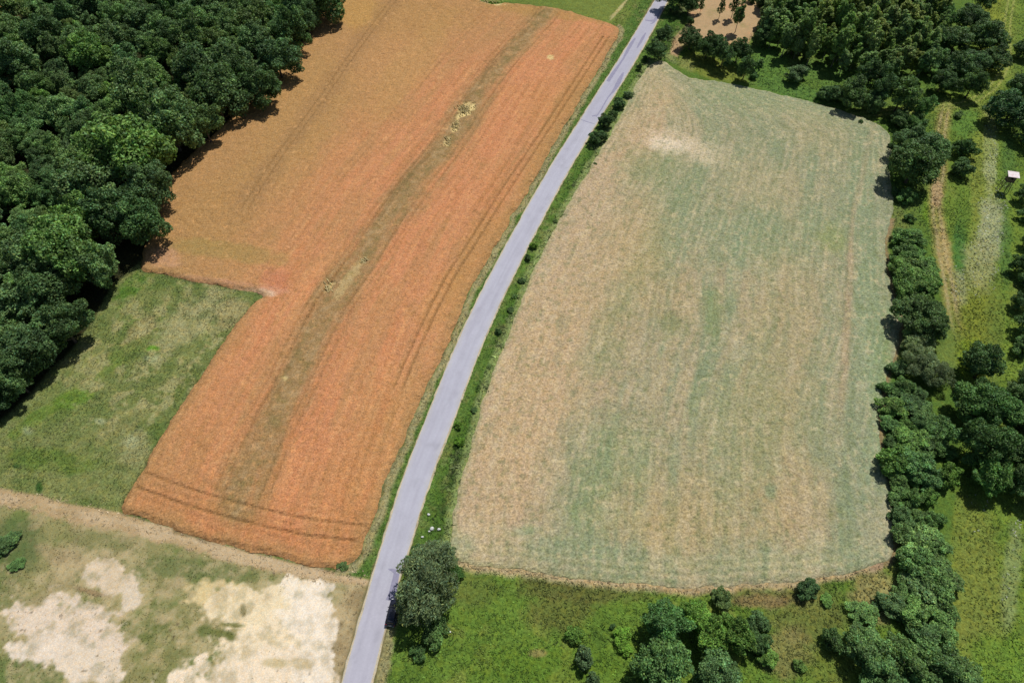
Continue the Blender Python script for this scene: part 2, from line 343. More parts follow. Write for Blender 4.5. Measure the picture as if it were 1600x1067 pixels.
    for (cx, cy, rx, ry, an, c, k) in ((1525,490,32,70,0,(124,134,54),.9),(1515,560,30,30,0,(118,140,44),.8),(1555,500,14,60,0,(104,122,58),.6),(1500,385,11,48,0,(80,122,60),.9),(1535,300,20,110,0,(140,148,72),.6),(1548,240,10,60,0,(176,182,140),.6),(1548,360,20,55,5,(172,176,140),.7),(1532,410,24,42,0,(158,160,112),.7),(1497,450,16,28,-10,(164,164,124),.6),(1572,390,10,60,0,(84,120,60),.7),(1575,250,12,40,0,(84,118,60),.6),(1540,215,22,30,0,(132,146,62),.5),(1510,190,22,22,0,(96,132,60),.8),(1505,330,12,40,0,(96,124,50),.6),(1530,930,40,120,0,(128,136,66),.7),(1580,900,14,80,5,(150,160,112),.5),(1555,760,14,16,0,(118,142,52),.8),(1560,1040,50,50,0,(108,142,54),.7),(1500,800,30,30,0,(126,138,64),.6),(1552,60,20,80,0,(134,144,58),.8),(1590,120,14,60,0,(104,128,56),.6),(1455,600,24,30,0,(86,122,52),.7),(1444,350,10,70,-5,(108,140,46),.8),(1420,400,10,60,-5,(100,130,46),.6)):
        Cv = mixin(Cv, blob(px, py, cx, cy, rx, ry, an, s=int(cx)+17, **kw)*k, alb(*c))
    C = C*(1-m[:, None])+Cv*m[:, None]
    # far side meadow left of the road, bright hollow right of it
    for (cx, cy, rx, ry, an, c, k) in ((900,10,90,40,10,(112,128,62),.9),(940,12,50,16,10,(120,134,66),.6),(968,14,20,2.2,-50,(188,178,128),.9),(960,22,9,1.6,-35,(176,168,118),.8),(1110,105,50,16,20,(124,132,58),.9),(1150,118,60,10,12,(118,130,58),.8),(1235,140,75,14,18,(92,126,60),.95),(1200,95,30,30,40,(94,128,58),.95),(1290,115,40,16,10,(92,124,58),.9),(1190,45,20,30,-20,(98,130,58),.9),(1160,66,18,10,20,(108,130,58),.85),(1060,78,20,12,0,(104,132,52),.8),(1475,25,16,16,0,(98,134,58),.9),(1462,105,8,24,10,(84,122,60),.7),(1045,88,16,5,40,(172,170,122),.4),(1072,100,14,8,30,(160,160,104),.4),(1340,205,14,6,30,(88,128,46),.8),(1400,350,22,30,0,(112,124,68),.7)):
        C = mixin(C, blob(px, py, cx, cy, rx, ry, an, s=int(cx)+21, **kw)*k, alb(*c))
    d, _, _ = sdist(wx+2*n2, wy, bare_px); mb = sstep(-3, 3, d)
    Cb = np.tile(alb(186, 158, 122), (len(X), 1)); Cb = mixin(Cb, sstep(0.05, 0.5, n2)*0.6, alb(150, 142, 94)); Cb = mixin(Cb, sstep(0.2, 0.5, fbm(X, Y, 3, 4, 61))*0.7, alb(208, 160, 122))
    C = C*(1-mb[:, None])+Cb*mb[:, None]
    # tracks in the valley
    T = smooth_line(GA(track_px), 2); sdv, al = signed_line(X, Y, T); a2 = np.abs(sdv+0.4*n2)
    on = sstep(150, 175, py)*(1-sstep(470, 530, py))
    base_t = (1-sstep(1.2, 2.6, a2))*on
    C = mixin(C, base_t*0.75, alb(150, 144, 84)); C = mixin(C, (1-sstep(0.15, 0.55, np.abs(a2-0.8)))*on*sstep(-0.5, 0.3, n2+0.3)*0.8, alb(174, 160, 118))
    C = mixin(C, blob(px, py, 1464, 303, 8, 22, 5, 0.4, s=90, **kw)*0.95, alb(182, 158, 120)); C = mixin(C, blob(px, py, 1475, 385, 9, 42, -8, 0.5, s=91, **kw)*0.6, alb(182, 160, 114))
    T2 = smooth_line(GA([(1586,-40),(1580,0),(1574,40),(1574,80),(1568,110),(1552,135),(1530,152),(1505,163),(1485,166)]), 2); sdv, al = signed_line(X, Y, T2); a2 = np.abs(sdv)
    C = mixin(C, (1-sstep(0.15, 0.5, np.abs(a2-0.85)))*0.75*sstep(-0.5, 0.1, n2+0.2), alb(176, 178, 112)); C = mixin(C, (1-sstep(1.5, 3.5, a2))*0.4, alb(134, 148, 66))
    # verges along the road
    sdv, al = g_rc(X, Y); sdv = -sdv if False else sdv
    hw = 2.45
    left = (sdv < 0); a = np.abs(sdv)
    C = mixin(C, ((a < 9) & left & (py < 900))*(1-sstep(5, 8, a+0.8*n2))*0.9, alb(86, 118, 54))
    C = mixin(C, ((a < 9) & left & (py < 900))*sstep(0.05, 0.5, n3)*(1-sstep(5, 7, a))*0.5, alb(110, 132, 70))
    C = mixin(C, ((a < 12) & ~left & (py < 880))*(1-sstep(9, 11, a+0.8*n2))*0.9, alb(80, 112, 46))
    C = mixin(C, (~left & (py < 880))*(1-sstep(3.6, 5.4, a+0.9*n2))*0.9, alb(98, 126, 58)); C = mixin(C, (a < 10)*(py < 880)*sstep(.1, .5, fbm(X, Y, 2.6, 4, 74))*.5, alb(132, 134, 84))
    C = mixin(C, (~left & (py < 880))*sstep(5, 6, a)*(1-sstep(9, 11, a))*sstep(0.0, 0.45, fbm(X, Y, 3, 4, 71))*0.7, alb(128, 130, 92))
    C = mixin(C, (~left & (py < 880))*sstep(5.2, 6.2, a+.5*n3)*(1-sstep(8, 10, a))*sstep(-.2, .3, fbm(X, Y, 1.8, 4, 73))*.7, alb(62, 80, 42))
    C = mixin(C, (1-sstep(0.15, 0.5, a-hw+0.25*n3))*0.85, alb(120, 112, 78))
    dw = np.abs(g_w(X, Y))
    edge = (1-sstep(0.5, 1.5, np.abs(dw-0.75)+0.8*np.abs(n2)))*left*(a < 9)*(py < 900)
    C = mixin(C, edge*0.85, alb(168, 158, 118)); C = mixin(C, (1-sstep(0.1, 0.6, dw+0.4*n3))*0.5*sstep(-.3, .3, n2+.1), alb(86, 84, 50))
    do = np.abs(g_o(X, Y))
    C = mixin(C, (1-sstep(0.6, 1.8, do+0.6*n2))*(~left)*(px < 1030)*0.7, alb(150, 164, 104))
    C = mixin(C, (1-sstep(0.3, 1.6, do+0.6*n2))*(py > 860)*(px > 715)*(px < 1380)*0.85, alb(190, 166, 132))
    C = mixin(C, (1-sstep(0.3, 1.2, do+0.5*n2))*(px > 1360)*(py > 340)*0.7, alb(160, 132, 108))
    C *= (1+0.10*n3)[:, None]
    return np.clip(C, 0.004, 0.85)

# base sheet in view, split by kind of land
STEP = 0.5
gx = np.arange(-215, 215.01, STEP); gy = np.arange(8, 262.01, STEP)
XX, YY = np.meshgrid(gx, gy); X = XX.ravel(); Y = YY.ravel()
PXX, PYY = PX(X, Y)
LC = land_colour(X, Y)
sd_road, _ = g_rc(X, Y)
bumpz = 0.10*fbm(X, Y, 2.5, 3, 3)*sstep(2.6, 4.5, np.abs(sd_road))
Z = bumpz-0.06
nx, ny = len(gx), len(gy)
idx = np.arange(nx*ny).reshape(ny, nx)
Q = np.stack([idx[:-1, :-1], idx[:-1, 1:], idx[1:, 1:], idx[1:, :-1]], -1).reshape(-1, 4)
cpx = PXX[Q].mean(1); cpy = PYY[Q].mean(1)
vis = (cpx > -230) & (cpx < 1830) & (cpy > -130) & (cpy < 1230)
region = np.zeros(len(Q), int); cX = X[Q].mean(1); cY = Y[Q].mean(1)
names = ['ground', 'forest_floor', 'meadow', 'sandy_lot', 'rough_grass', 'valley_meadow', 'bare_soil', 'road_verge']
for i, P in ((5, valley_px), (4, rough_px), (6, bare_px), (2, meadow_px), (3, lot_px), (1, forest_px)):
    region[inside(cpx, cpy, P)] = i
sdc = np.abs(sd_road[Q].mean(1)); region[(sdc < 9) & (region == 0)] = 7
mats = {1: M_FLOOR, 3: M_SAND, 6: M_SAND}
sx_ = np.arange(-215, 215.01, STEP/2); sy_ = np.arange(8, 262.01, STEP/2); fx_, fy_ = len(sx_), len(sy_)
def fine_quads(i):
    c = np.where(vis & (region == i))[0]; r0 = (c//(nx-1))*2; c0 = (c % (nx-1))*2
    out = []
    for dj in (0, 1):
        for di in (0, 1):
            b = (r0+dj)*fx_+c0+di; out.append(np.stack([b, b+1, b+fx_+1, b+fx_], 1))
    return np.vstack(out)
for i, nm in enumerate(names):
    if i in (2, 3, 4, 7):
        u, inv = np.unique(fine_quads(i), return_inverse=True); x = sx_[u % fx_]; y = sy_[u//fx_]
        z = 0.10*fbm(x, y, 2.5, 3, 3)*sstep(2.6, 4.5, np.abs(g_rc(x, y)[0]))-0.06+(0.04*fbm(x, y, .8, 2, 4) if i != 7 else 0)
        tag(link(nm, mesh_np(nm, np.stack([x, y, z], 1), inv.reshape(-1, 4), mats.get(i, M_GRASS), land_colour(x, y), True)), kind='structure')
        continue
    sel = Q[vis & (region == i)]
    if not len(sel): continue
    u, inv = np.unique(sel, return_inverse=True)
    V = np.stack([X[u], Y[u], Z[u]], 1)
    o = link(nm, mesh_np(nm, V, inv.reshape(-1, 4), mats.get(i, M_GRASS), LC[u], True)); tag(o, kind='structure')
far = mesh_np('terrain', [(-1500, -1500, -0.6), (1500, -1500, -0.6), (1500, 1500, -0.6), (-1500, 1500, -0.6)], [(0, 1, 2, 3)], M_GRASS, np.tile(alb(96, 120, 56), (4, 1)))
tag(link('terrain', far), kind='structure')

def field_sheet(name, poly, grid, step, top, mat, colf, zf):
    x0, y0 = poly.min(0)-2*step; x1, y1 = poly.max(0)+2*step
    ax = np.arange(x0, x1, step); ay = np.arange(y0, y1, step)
    XX, YY = np.meshgrid(ax, ay)
    X = XX.ravel(); Y = YY.ravel()
    jx = (hsh(np.round(X/step), np.round(Y/step), 5)-0.5)*step*0.5; jy = (hsh(np.round(X/step), np.round(Y/step), 6)-0.5)*step*0.5
    X = X+jx; Y = Y+jy
    d = grid(X, Y); bx = X.copy(); by = Y.copy(); nr = np.where(np.abs(d) < 2.0)[0]
    d[nr], bx[nr], by[nr] = sdist(X[nr], Y[nr], poly)
    nx, ny = len(ax), len(ay); idx = np.arange(nx*ny).reshape(ny, nx)
    Q = np.stack([idx[:-1, :-1], idx[:-1, 1:], idx[1:, 1:], idx[1:, :-1]], -1).reshape(-1, 4)
    keep = (d[Q] > 0).any(1); Q = Q[keep]
    px, py = PX(X[Q].mean(1), Y[Q].mean(1)); Q = Q[(px > -250) & (px < 1850) & (py > -120) & (py < 1250)]
    u, inv = np.unique(Q, return_inverse=True)
    X, Y, d, bx, by = X[u], Y[u], d[u], bx[u], by[u]
    out = d <= 0; X = np.where(out, bx, X); Y = np.where(out, by, Y); dd = np.where(out, 0, d)
    Z = np.where(out, -0.12, zf(X, Y, dd))
    return tag(link(name, mesh_np(name, np.stack([X, Y, Z], 1), inv.reshape(-1, 4), mat, colf(X, Y, dd), False)), kind='structure')

# ripe wheat -------------------------------------------------------
BAND = smooth_line(GA([(900,-40),(850,30),(790,95),(737,165),(692,230),(645,290),(602,350),(565,410),(522,470),(490,530),(460,590),(430,650),(405,705),(385,755),(370,800)]), 2)
BAND2 = smooth_line(GA([(640,-30),(590,35),(545,95),(500,160),(440,240),(400,300),(370,350)]), 2)
BAND3 = smooth_line(GA([(920,100),(855,200),(795,290),(735,385),(700,440),(660,520),(625,600)]), 2)
HEAD = smooth_line(GA([(180,765),(260,785),(340,806),(420,828),(500,845),(560,852)]), 2)
BOT = smooth_line(GA([(192,797),(230,813),(280,830),(340,848),(410,865),(470,878),(540,886)]), 2)
g_b1, g_b2, g_b3, g_bot = [Grid(lambda x, y, P=P: signed_line(x, y, P), 1.5) for P in (BAND, BAND2, BAND3, BOT)]
def tram(X, Y):
    d, al = g_b1(X, Y); d3, a3 = g_b3(X, Y); d2, a2 = g_b2(X, Y)
    px, py = PX(X, Y)
    t = np.zeros_like(X)
    for off, k in ((3.6, .9), (5.2, .6), (-3.6, .8), (-5.2, .55), (-19, .35), (-20.7, .35), (18, .35), (19.7, .35), (-34, .3), (-35.7, .3), (-12, .18), (11, .2), (26, .2), (-27, .2)):
        t = np.maximum(t, k*(1-sstep(0.12, 0.42, np.abs(d-off+0.25*fbm(X, Y, 6, 2, 3))))*(0.6+0.4*fbm(X, Y, 9, 2, int(off)+60)))
    on = (py > 60) & (py < 610)
    for off in (-0.9, 0.9): t = np.maximum(t, on*0.8*(1-sstep(0.12, 0.42, np.abs(d3-off))))
    for off in (-0.9, 0.9): t = np.maximum(t, (py < 330)*0.45*(1-sstep(0.12, 0.42, np.abs(d2-off))))
    b, _ = g_bot(X, Y)
    hb = (py > 740)&(px < 575); t = t*(1-hb*(np.abs(b) < 9)*0.8)
    for off, k in ((3.2, .2), (4.6, .7), (6.1, .2), (7.6, .65), (9.6, .15)):
        t = np.maximum(t, hb*k*(1-sstep(0.12, 0.42, np.abs(np.abs(b)-off+0.2*fbm(X, Y, 8, 2, 8)))))
    return np.clip(t, 0, 1), d, al, d2
def wheat_col(X, Y, dd):
    px, py = PX(X, Y); t, d, al, d2 = tram(X, Y)
    kw = dict(X=X, Y=Y)
    n1 = fbm(X, Y, 22, 4, 101); n2 = fbm(X, Y, 6, 4, 102); n3 = fbm(d*2.2, al*0.35, 3.5, 4, 103); n4 = fbm(X, Y, 0.8, 2, 104)
    C = np.tile(alb(195, 138, 98), (len(X), 1)); C = mixin(C, sstep(560, 800, py+30*n1)*.6, alb(190, 131, 87))
    C = mixin(C, sstep(-0.1, 0.5, n1)*0.5, alb(188, 140, 90)); C = mixin(C, sstep(0.0, 0.5, n3)*0.4, alb(202, 134, 92)); C = mixin(C, sstep(0.1, 0.6, -n3+n2*0.4)*0.5, alb(178, 138, 94))
    # pinker flanks of the band, olive towards the wood
    C = mixin(C, np.exp(-((d-11)/7)**2)*0.4*(0.6+n2*0.4), alb(204, 134, 98)); C = mixin(C, np.exp(-((d+11)/7)**2)*0.35, alb(204, 134, 98))
    wl = np.maximum(sstep(22, 44, d+5*n1), .7*sstep(170, -20, py+30*n1)*sstep(-6, 6, d)); fine = fbm(d*5, al*.25, 3.0, 3, 120); C = mixin(C, sstep(.05, .55, fine)*.35, alb(214, 160, 110)); C = mixin(C, sstep(.05, .55, -fine)*.35, alb(158, 116, 72))
    C = mixin(C, wl*0.8, alb(162, 131, 88)); C = mixin(C, sstep(8, 32, d+6*n1)*0.6, alb(176, 134, 90)); C = mixin(C, sstep(.0, .5, fbm(d*1.5, al*.3, 7, 4, 110))*.4, alb(170, 134, 90)); 
    for (cx, cy, rx, ry, an, c, k) in ((340,330,80,50,-40,(172,134,86),.5),(360,395,90,14,8,(150,134,78),.45),(470,180,60,110,35,(176,138,88),.5),(590,90,60,60,30,(184,140,94),.5),(640,30,90,30,0,(176,136,86),.5),(560,20,40,30,0,(186,146,84),.5),(430,440,26,18,0,(186,120,92),.6),(640,110,30,90,40,(182,144,92),.4),(330,443,110,7,7,(200,148,122),.6),(400,458,30,5,7,(214,184,158),.8),(255,405,26,20,0,(190,146,116),.6),(860,20,100,12,8,(172,136,82),.6),(760,400,40,90,30,(178,134,84),.55),(690,470,26,60,30,(186,140,88),.45),(880,190,24,120,30,(176,134,84),.55),(355,800,60,14,15,(170,132,80),.45),(350,815,200,26,14,(186,126,86),.3)):
        C = mixin(C, blob(px, py, cx, cy, rx, ry, an, s=int(cx)+33, **kw)*k, alb(*c))
    fine0 = fbm(d*3, al*.3, 2.5, 3, 125); w = np.interp(py, [0, 60, 150, 300, 500, 650, 760, 820], [3.2, 3.8, 4.6, 4.8, 4.2, 4.6, 5.0, 3.0])
    off = 0.6*n1
    band = (1-sstep(0.05, 1.6, np.abs(d-off)/w+0.45*n2+0.5*n3+.25*fine0))*(1-sstep(800, 835, py))
    C = mixin(C, band*0.8, alb(146, 124, 86)); C = mixin(C, band*sstep(0.0, 0.5, fbm(X, Y, 1.5, 4, 105))*0.5, alb(118, 110, 68)); C = mixin(C, band*sstep(0.0, 0.5, -fbm(X, Y, 1.5, 4, 105))*0.4, alb(182, 156, 118))
    b2 = (1-sstep(0.3, 1.2, np.abs(d2)/4.5+0.5*n2))*(1-sstep(300, 380, py)); C = mixin(C, b2*0.55, alb(158, 122, 84))
    edge = (1-sstep(0.3, 3.0, dd+1.5*n2+.6*fbm(X, Y, 1.2, 3, 130))); C = mixin(C, edge*0.6, alb(168, 132, 88))
    # flattened pale patches
    for (cx, cy, rx, ry, an, k) in ((727,174,13,9,-40,.95),(712,200,12,5,-60,.8),(700,222,10,4,-60,.6),(765,4,22,4,10,.8),(568,410,14,4,-55,.6),(515,452,12,5,-60,.5),(447,593,4,3,0,.7),(860,92,4,3,0,.8),(545,440,30,7,-55,.3)):
        C = mixin(C, blob(px, py, cx, cy, rx, ry, an, 0.8, s=int(cx)+35, edge=.3, **kw)*k, alb(218, 196, 140))
    C = mixin(C, (1-sstep(.3, 1.2, np.abs(d-2.4+.8*n2)))*sstep(-.2, .3, fine0+n2)*.45*(py < 790), alb(104, 92, 58))
    C = mixin(C, t*0.6, alb(112, 88, 54))
    C = mixin(C, sstep(0.45, 0.6, n4)*0.35, alb(150, 116, 70)); C = mixin(C, sstep(0.45, 0.6, -n4)*0.3, alb(226, 172, 118))
    return np.clip(C*1.10, 0, .8)
def wheat_z(X, Y, dd):
    t, d, al, d2 = tram(X, Y)
    h = (0.5+.1*fbm(X, Y, 1.2, 2, 8))*sstep(-0.1, 1.1, dd+.5*fbm(X, Y, 1.5, 3, 9))+0.11*(hsh(np.round(X*37), np.round(Y*37), 9)-0.5)+0.08*fbm(X, Y, 3, 3, 7)
    px, py = PX(X, Y)
    lod = np.zeros_like(X)
    for (cx, cy, rx, ry, an) in ((727,174,13,9,-40),(712,200,12,5,-60),(700,222,10,4,-60),(568,410,14,4,-55),(515,452,12,5,-60)):
        lod = np.maximum(lod, blob(px, py, cx, cy, rx, ry, an, 0.9, s=int(cx)+35, edge=.25, X=X, Y=Y))
    return h-0.28*t*sstep(0.5, 1.5, dd)-0.38*lod
field_sheet('wheat_field', wheat_g, g_w, 0.36, 0.7, M_WHEAT, wheat_col, wheat_z)

# thin pale crop on the right -----------------------------------------
oats_a = np.array(oats_px, float)
yl = np.array([(99,1020),(117,1003),(150,985),(190,965),(235,937),(280,911),(330,881),(385,852),(430,830),(475,812),(520,795),(570,776),(620,756),(670,742),(720,730),(770,716),(810,706),(848,703),(900,700)], float)
yr = np.array([(97,1060),(121,1120),(150,1230),(180,1335),(207,1387),(270,1390),(350,1390),(440,1390),(510,1408),(600,1384),(680,1375),(770,1392),(850,1399),(900,1396)], float)
def oats_col(X, Y, dd):
    px, py = PX(X, Y); s = (px-np.interp(py, yl[:, 0], yl[:, 1]))/(np.interp(py, yr[:, 0], yr[:, 1])-np.interp(py, yl[:, 0], yl[:, 1]))
    W = 85.0; kw = dict(X=X, Y=Y)
    n1 = fbm(X, Y, 20, 4, 201); n2 = .5*fbm(X, Y, 6, 4, 202)+.7*fbm(s*W, Y*.3, 7, 4, 212); n3 = fbm(s*W*1.0, Y*0.12, 3.0, 4, 203); n4 = fbm(X, Y, 0.9, 2, 204); n5 = fbm(s*W, Y*0.25, 1.1, 2, 205); n6 = fbm(s*W*1.3, Y*.35, 3.0, 4, 206)
    C = np.tile(alb(156, 155, 124), (len(X), 1))
    C = mixin(C, sstep(-0.2, 0.5, n3+0.3*n2)*0.7, alb(180, 160, 130)); C = mixin(C, sstep(-0.05, 0.5, -n3+0.5*n6)*0.6, alb(134, 148, 114))
    tan = sstep(0.36, 0.14, s+0.10*n1+0.05*n2)*sstep(150, 230, py); C = mixin(C, tan*0.8, alb(196, 168, 138))
    for (cx, cy, rx, ry, an, c, k) in ((820,640,60,200,18,(200,168,130),.6),(1035,130,50,40,30,(186,166,130),.8),(1000,210,40,60,25,(194,164,130),.7),(1070,232,60,17,15,(226,202,174),.75),(1045,228,28,10,5,(234,214,190),.8),(1100,245,22,9,30,(226,202,174),.6),(1190,290,60,36,20,(192,168,132),.6),(1300,215,70,30,15,(184,164,126),.65),(1230,170,110,14,10,(182,172,128),.5),(1160,150,70,20,8,(148,158,118),.8),(1050,300,70,50,0,(140,150,112),.5),(1010,260,40,26,0,(138,148,106),.5),(1150,370,110,40,0,(136,152,118),.6),(1230,380,80,40,-8,(138,154,120),.5),(1300,375,22,22,0,(150,156,92),.7),(1000,420,26,60,15,(132,146,102),.5),(1020,430,8,6,0,(84,110,64),.7),(1050,470,40,40,0,(180,158,120),.5),(1050,515,26,20,0,(128,138,96),.6),(1115,490,14,40,0,(126,146,98),.6),(940,540,30,60,20,(136,146,104),.5),(1220,560,60,200,3,(178,160,122),.5),(1180,680,100,80,0,(160,156,112),.4),(960,720,60,60,0,(140,152,108),.55),(930,800,60,40,0,(134,148,104),.6),(880,860,90,20,4,(140,156,120),.55),(760,840,50,30,10,(196,176,142),.7),(720,850,18,18,0,(150,160,126),.6),(820,830,24,9,-10,(120,148,108),.6),(1080,800,110,60,0,(182,162,120),.55),(1060,830,70,30,0,(186,162,118),.4),(1240,790,70,60,0,(188,162,124),.6),(1150,880,200,14,0,(160,160,122),.5),(1360,480,24,130,0,(148,160,122),.7),(1350,260,22,70,10,(150,162,126),.75),(1370,600,16,100,0,(144,164,118),.7),(1350,560,14,60,5,(164,172,138),.5),(1385,620,8,120,0,(132,160,86),.5),(1300,860,60,20,-5,(156,160,124),.5),(1050,130,30,8,20,(192,170,138),.5),(1000,385,50,60,20,(184,162,120),.4),(965,420,60,90,20,(186,160,118),.3),(1205,770,9,12,0,(116,142,108),.6),(1370,830,30,40,0,(200,178,150),.6)):
        C = mixin(C, blob(px, py, cx, cy, rx, ry, an, 0.5, s=int(cx)+43, edge=.6, **kw)*k, alb(*c))
    T = smooth_line(GA([(1360,215),(1352,250),(1345,285),(1333,330),(1329,380),(1327,440),(1323,500),(1320,560),(1316,620),(1312,700),(1305,800)]), 2); q, _ = signed_line(X, Y, T)
    C = mixin(C, (1-sstep(0.3, 1.3, np.abs(q)+0.5*n2))*0.6*(1-sstep(500, 760, py)), alb(192, 152, 124)); C = mixin(C, (1-sstep(0.1, 0.4, np.abs(q-0.8)))*0.4*(1-sstep(400, 760, py)), alb(128, 120, 92))
    T = smooth_line(GA([(1000,225),(960,290),(925,345),(880,430)]), 2); q, _ = signed_line(X, Y, T); C = mixin(C, (1-sstep(0.1, 0.6, np.abs(q)))*0.18, alb(210, 190, 150))
    # lines parallel to the ends of the field
    rim = sstep(9, 1, dd)*((py < 240) | (py > 850)); ln = 0.5+0.5*np.sin(dd*4.2+1.5*n2)
    C = mixin(C, rim*ln*0.35, alb(206, 192, 156)); C = mixin(C, rim*(1-ln)*0.3, alb(122, 134, 96))
    C = mixin(C, sstep(0.7, 1.0, s+.1*n1)*.45, alb(142, 154, 124)); C = mixin(C, sstep(420, 260, py+60*n1)*sstep(.2, .45, s)*.45, alb(146, 153, 122))
    C = mixin(C, sstep(0.1, 0.6, n5)*0.3, alb(120, 132, 98)); C = mixin(C, sstep(0.1, 0.6, -n5)*0.3, alb(208, 190, 158))
    ln2 = np.sin(s*W*2*math.pi/1.6+1.2*n2)*(.5+.5*fbm(s*W, Y, 8, 2, 215)); C = mixin(C, sstep(.1, .9, ln2)*.2, alb(206, 190, 158)); C = mixin(C, sstep(.1, .9, -ln2)*.2, alb(116, 124, 96))
    C = mixin(C, sstep(0.3, 0.6, n4)*0.45, alb(116, 126, 86)); C = mixin(C, sstep(0.35, 0.6, -n4)*0.4, alb(216, 196, 158))
    C = mixin(C, sstep(1.2, 0.2, dd+0.5*n2)*0.4*(px < 1030), alb(176, 178, 130))
    C = mixin(C, sstep(0.5, 0.65, fbm(X, Y, 1.0, 3, 210))*0.45*sstep(0.0, .4, n1+.2), alb(84, 100, 64))
    return np.clip(C*1.06, 0, .8)
def oats_z(X, Y, dd):
    return 0.22*sstep(0.0, 0.8, dd)+0.15*(hsh(np.round(X*37), np.round(Y*37), 19)-0.5)+0.05*fbm(X, Y, 2, 3, 17)
field_sheet('crop_field', oats_g, g_o, 0.36, 0.3, M_OATS, oats_col, oats_z)

# ------------------------------------------------------------------ road
def asphalt():
    m, t, b = newmat('worn asphalt', 0.85, 0.2)
    geo = t.nodes.new('ShaderNodeNewGeometry'); v = geo.outputs['Position']
    at = N(t, 'ShaderNodeAttribute', attribute_name='Col')
    k = math_(t, 'MULTIPLY', rng_(t, noise(t, v, 22, 3), 0.3, 0.7, 0.93, 1.07), rng_(t, noise(t, v, 0.35, 4), 0.3, 0.7, 0.95, 1.05))
    k = math_(t, 'MULTIPLY', k, rng_(t, noise(t, v, 2.5, 4, 0.7), 0.3, 0.7, 0.96, 1.04))
    t.links.new(scale_col(t, at.outputs['Color'], k), b.inputs['Base Color'])
    return m
M_ROAD = asphalt()
def strip(name, rows, z, colfn, mat, kind='structure'):
    """rows: list of list of points (x, y)"""
    V = []; F = []; n = len(rows[0])
    for r in rows: V += [(p[0], p[1], z if len(p) < 3 else p[2]) for p in r]
    for i in range(len(rows)-1):
        for j in range(n-1): F.append((i*n+j, i*n+j+1, (i+1)*n+j+1, (i+1)*n+j))
    V = np.array(V); me = mesh_np(name, V, F, mat, colfn(V)); o = link(name, me)
    return tag(o, kind=kind)
rl = smooth_line(RL, 1.0); 
def resamp(P, n):
    d = np.r_[0, np.cumsum(np.linalg.norm(np.diff(P, axis=0), axis=1))]; t = np.linspace(0, d[-1], n)
    return np.stack([np.interp(t, d, P[:, 0]), np.interp(t, d, P[:, 1])], 1)
NR = 420
A = resamp(smooth_line(RL, 1), NR); B = resamp(smooth_line(RR, 1), NR)
ux = (B-A)/np.linalg.norm(B-A, axis=1)[:, None]
for k in range(2):      # even out the traced edges
    for P in (A, B):
        P[5:-5] = sum(P[5+j:NR-5+j] for j in range(-5, 6))/11
jA = 0.10*fbm(A[:, 0], A[:, 1], 1.8, 3, 5)[:, None]; jB = 0.10*fbm(B[:, 0], B[:, 1], 1.8, 3, 6)[:, None]
cols = np.linspace(0, 1, 13)
def road_c(V):
    px, py = PX(V[:, 0], V[:, 1]); q, al = g_rc(V[:, 0], V[:, 1])
    C = np.tile(alb(190, 187, 199), (len(V), 1)); C = mixin(C, sstep(196, 186, py)*0.7, alb(181, 177, 192)); C = mixin(C, sstep(880, 960, py)*0.5, alb(190, 184, 196))
    n = fbm(q*2, al*0.15, 1.2, 3, 301); C = mixin(C, sstep(0, .5, n)*0.5, alb(178, 174, 186)); C = mixin(C, sstep(.3, .6, fbm(q, al*.6, 1.5, 4, 305))*.35, alb(160, 156, 166)); C = mixin(C, sstep(1.6, 2.4, np.abs(q)+.5*fbm(V[:, 0], V[:, 1], 2, 3, 306))*.4, alb(196, 190, 184))
    C = mixin(C, np.exp(-((np.abs(q)-0.95)/0.3)**2)*0.35, alb(174, 169, 182)); C = mixin(C, np.exp(-(q/0.18)**2)*0.12, alb(168, 164, 178))
    return C
rows = [[tuple(A[i]+(B[i]-A[i])*c+ux[i]*(jA[i] if c == 0 else jB[i] if c == 1 else 0)) for c in cols] for i in range(NR)]
strip('road', rows, 0.055, road_c, M_ROAD)
def sh_c(V):
    C = np.tile(alb(206, 194, 170), (len(V), 1)); return mixin(C, sstep(0.0, .5, fbm(V[:, 0], V[:, 1], 1.0, 3, 44))*0.6, alb(160, 148, 118))
jA2 = 0.22*fbm(A[:, 0], A[:, 1], 1.1, 4, 15)[:, None]; jB2 = 0.22*fbm(B[:, 0], B[:, 1], 1.1, 4, 16)[:, None]
for s_ in (0, 1):
    rows = []
    for i in range(NR):
        if s_ == 0: a, b = A[i]+ux[i]*0.3, A[i]-ux[i]*(0.22+jA2[i])
        else: a, b = B[i]-ux[i]*0.3, B[i]+ux[i]*(0.22+jB2[i])
        q = [(a[0], a[1], 0.035), (b[0], b[1], 0.03), (b[0]+(b[0]-a[0])*0.5, b[1]+(b[1]-a[1])*0.5, -0.2)]
        rows.append(q if s_ else q)
    strip('road_shoulder', rows, 0.03, sh_c, M_SAND)
M_PATCH = noisy_mat('newer asphalt and painted shadow', tuple(alb(146, 142, 164)), tuple(alb(160, 155, 176)), 1.5)  # for asphalt repairs, and for the leaf shadow painted near the far end
def patch(pts_px, wid, n=0, rag=0.16, nm='road_repair_and_shadow_patch'):
    P = smooth_line(GA(pts_px), 0.5); w = np.interp(np.linspace(0, 1, len(P)), np.linspace(0, 1, len(wid)), wid)
    d = np.gradient(P, axis=0); d /= np.linalg.norm(d, axis=1)[:, None]; nn = np.stack([-d[:, 1], d[:, 0]], 1)
    e = rag*fbm(P[:, 0]*1.0, P[:, 1], 0.7, 2, n)
    w2 = np.maximum(w/2, 0.02)
    rows = [[tuple(P[i]-nn[i]*(w2[i]+e[i]*min(1, w2[i]*3))), tuple(P[i]+nn[i]*(w2[i]-0.6*e[i]*min(1, w2[i]*3)))] for i in range(len(P))]
    strip(nm, rows, 0.059+0.0004*n, lambda V: np.tile((.2, .2, .2), (len(V), 1)), M_PATCH)
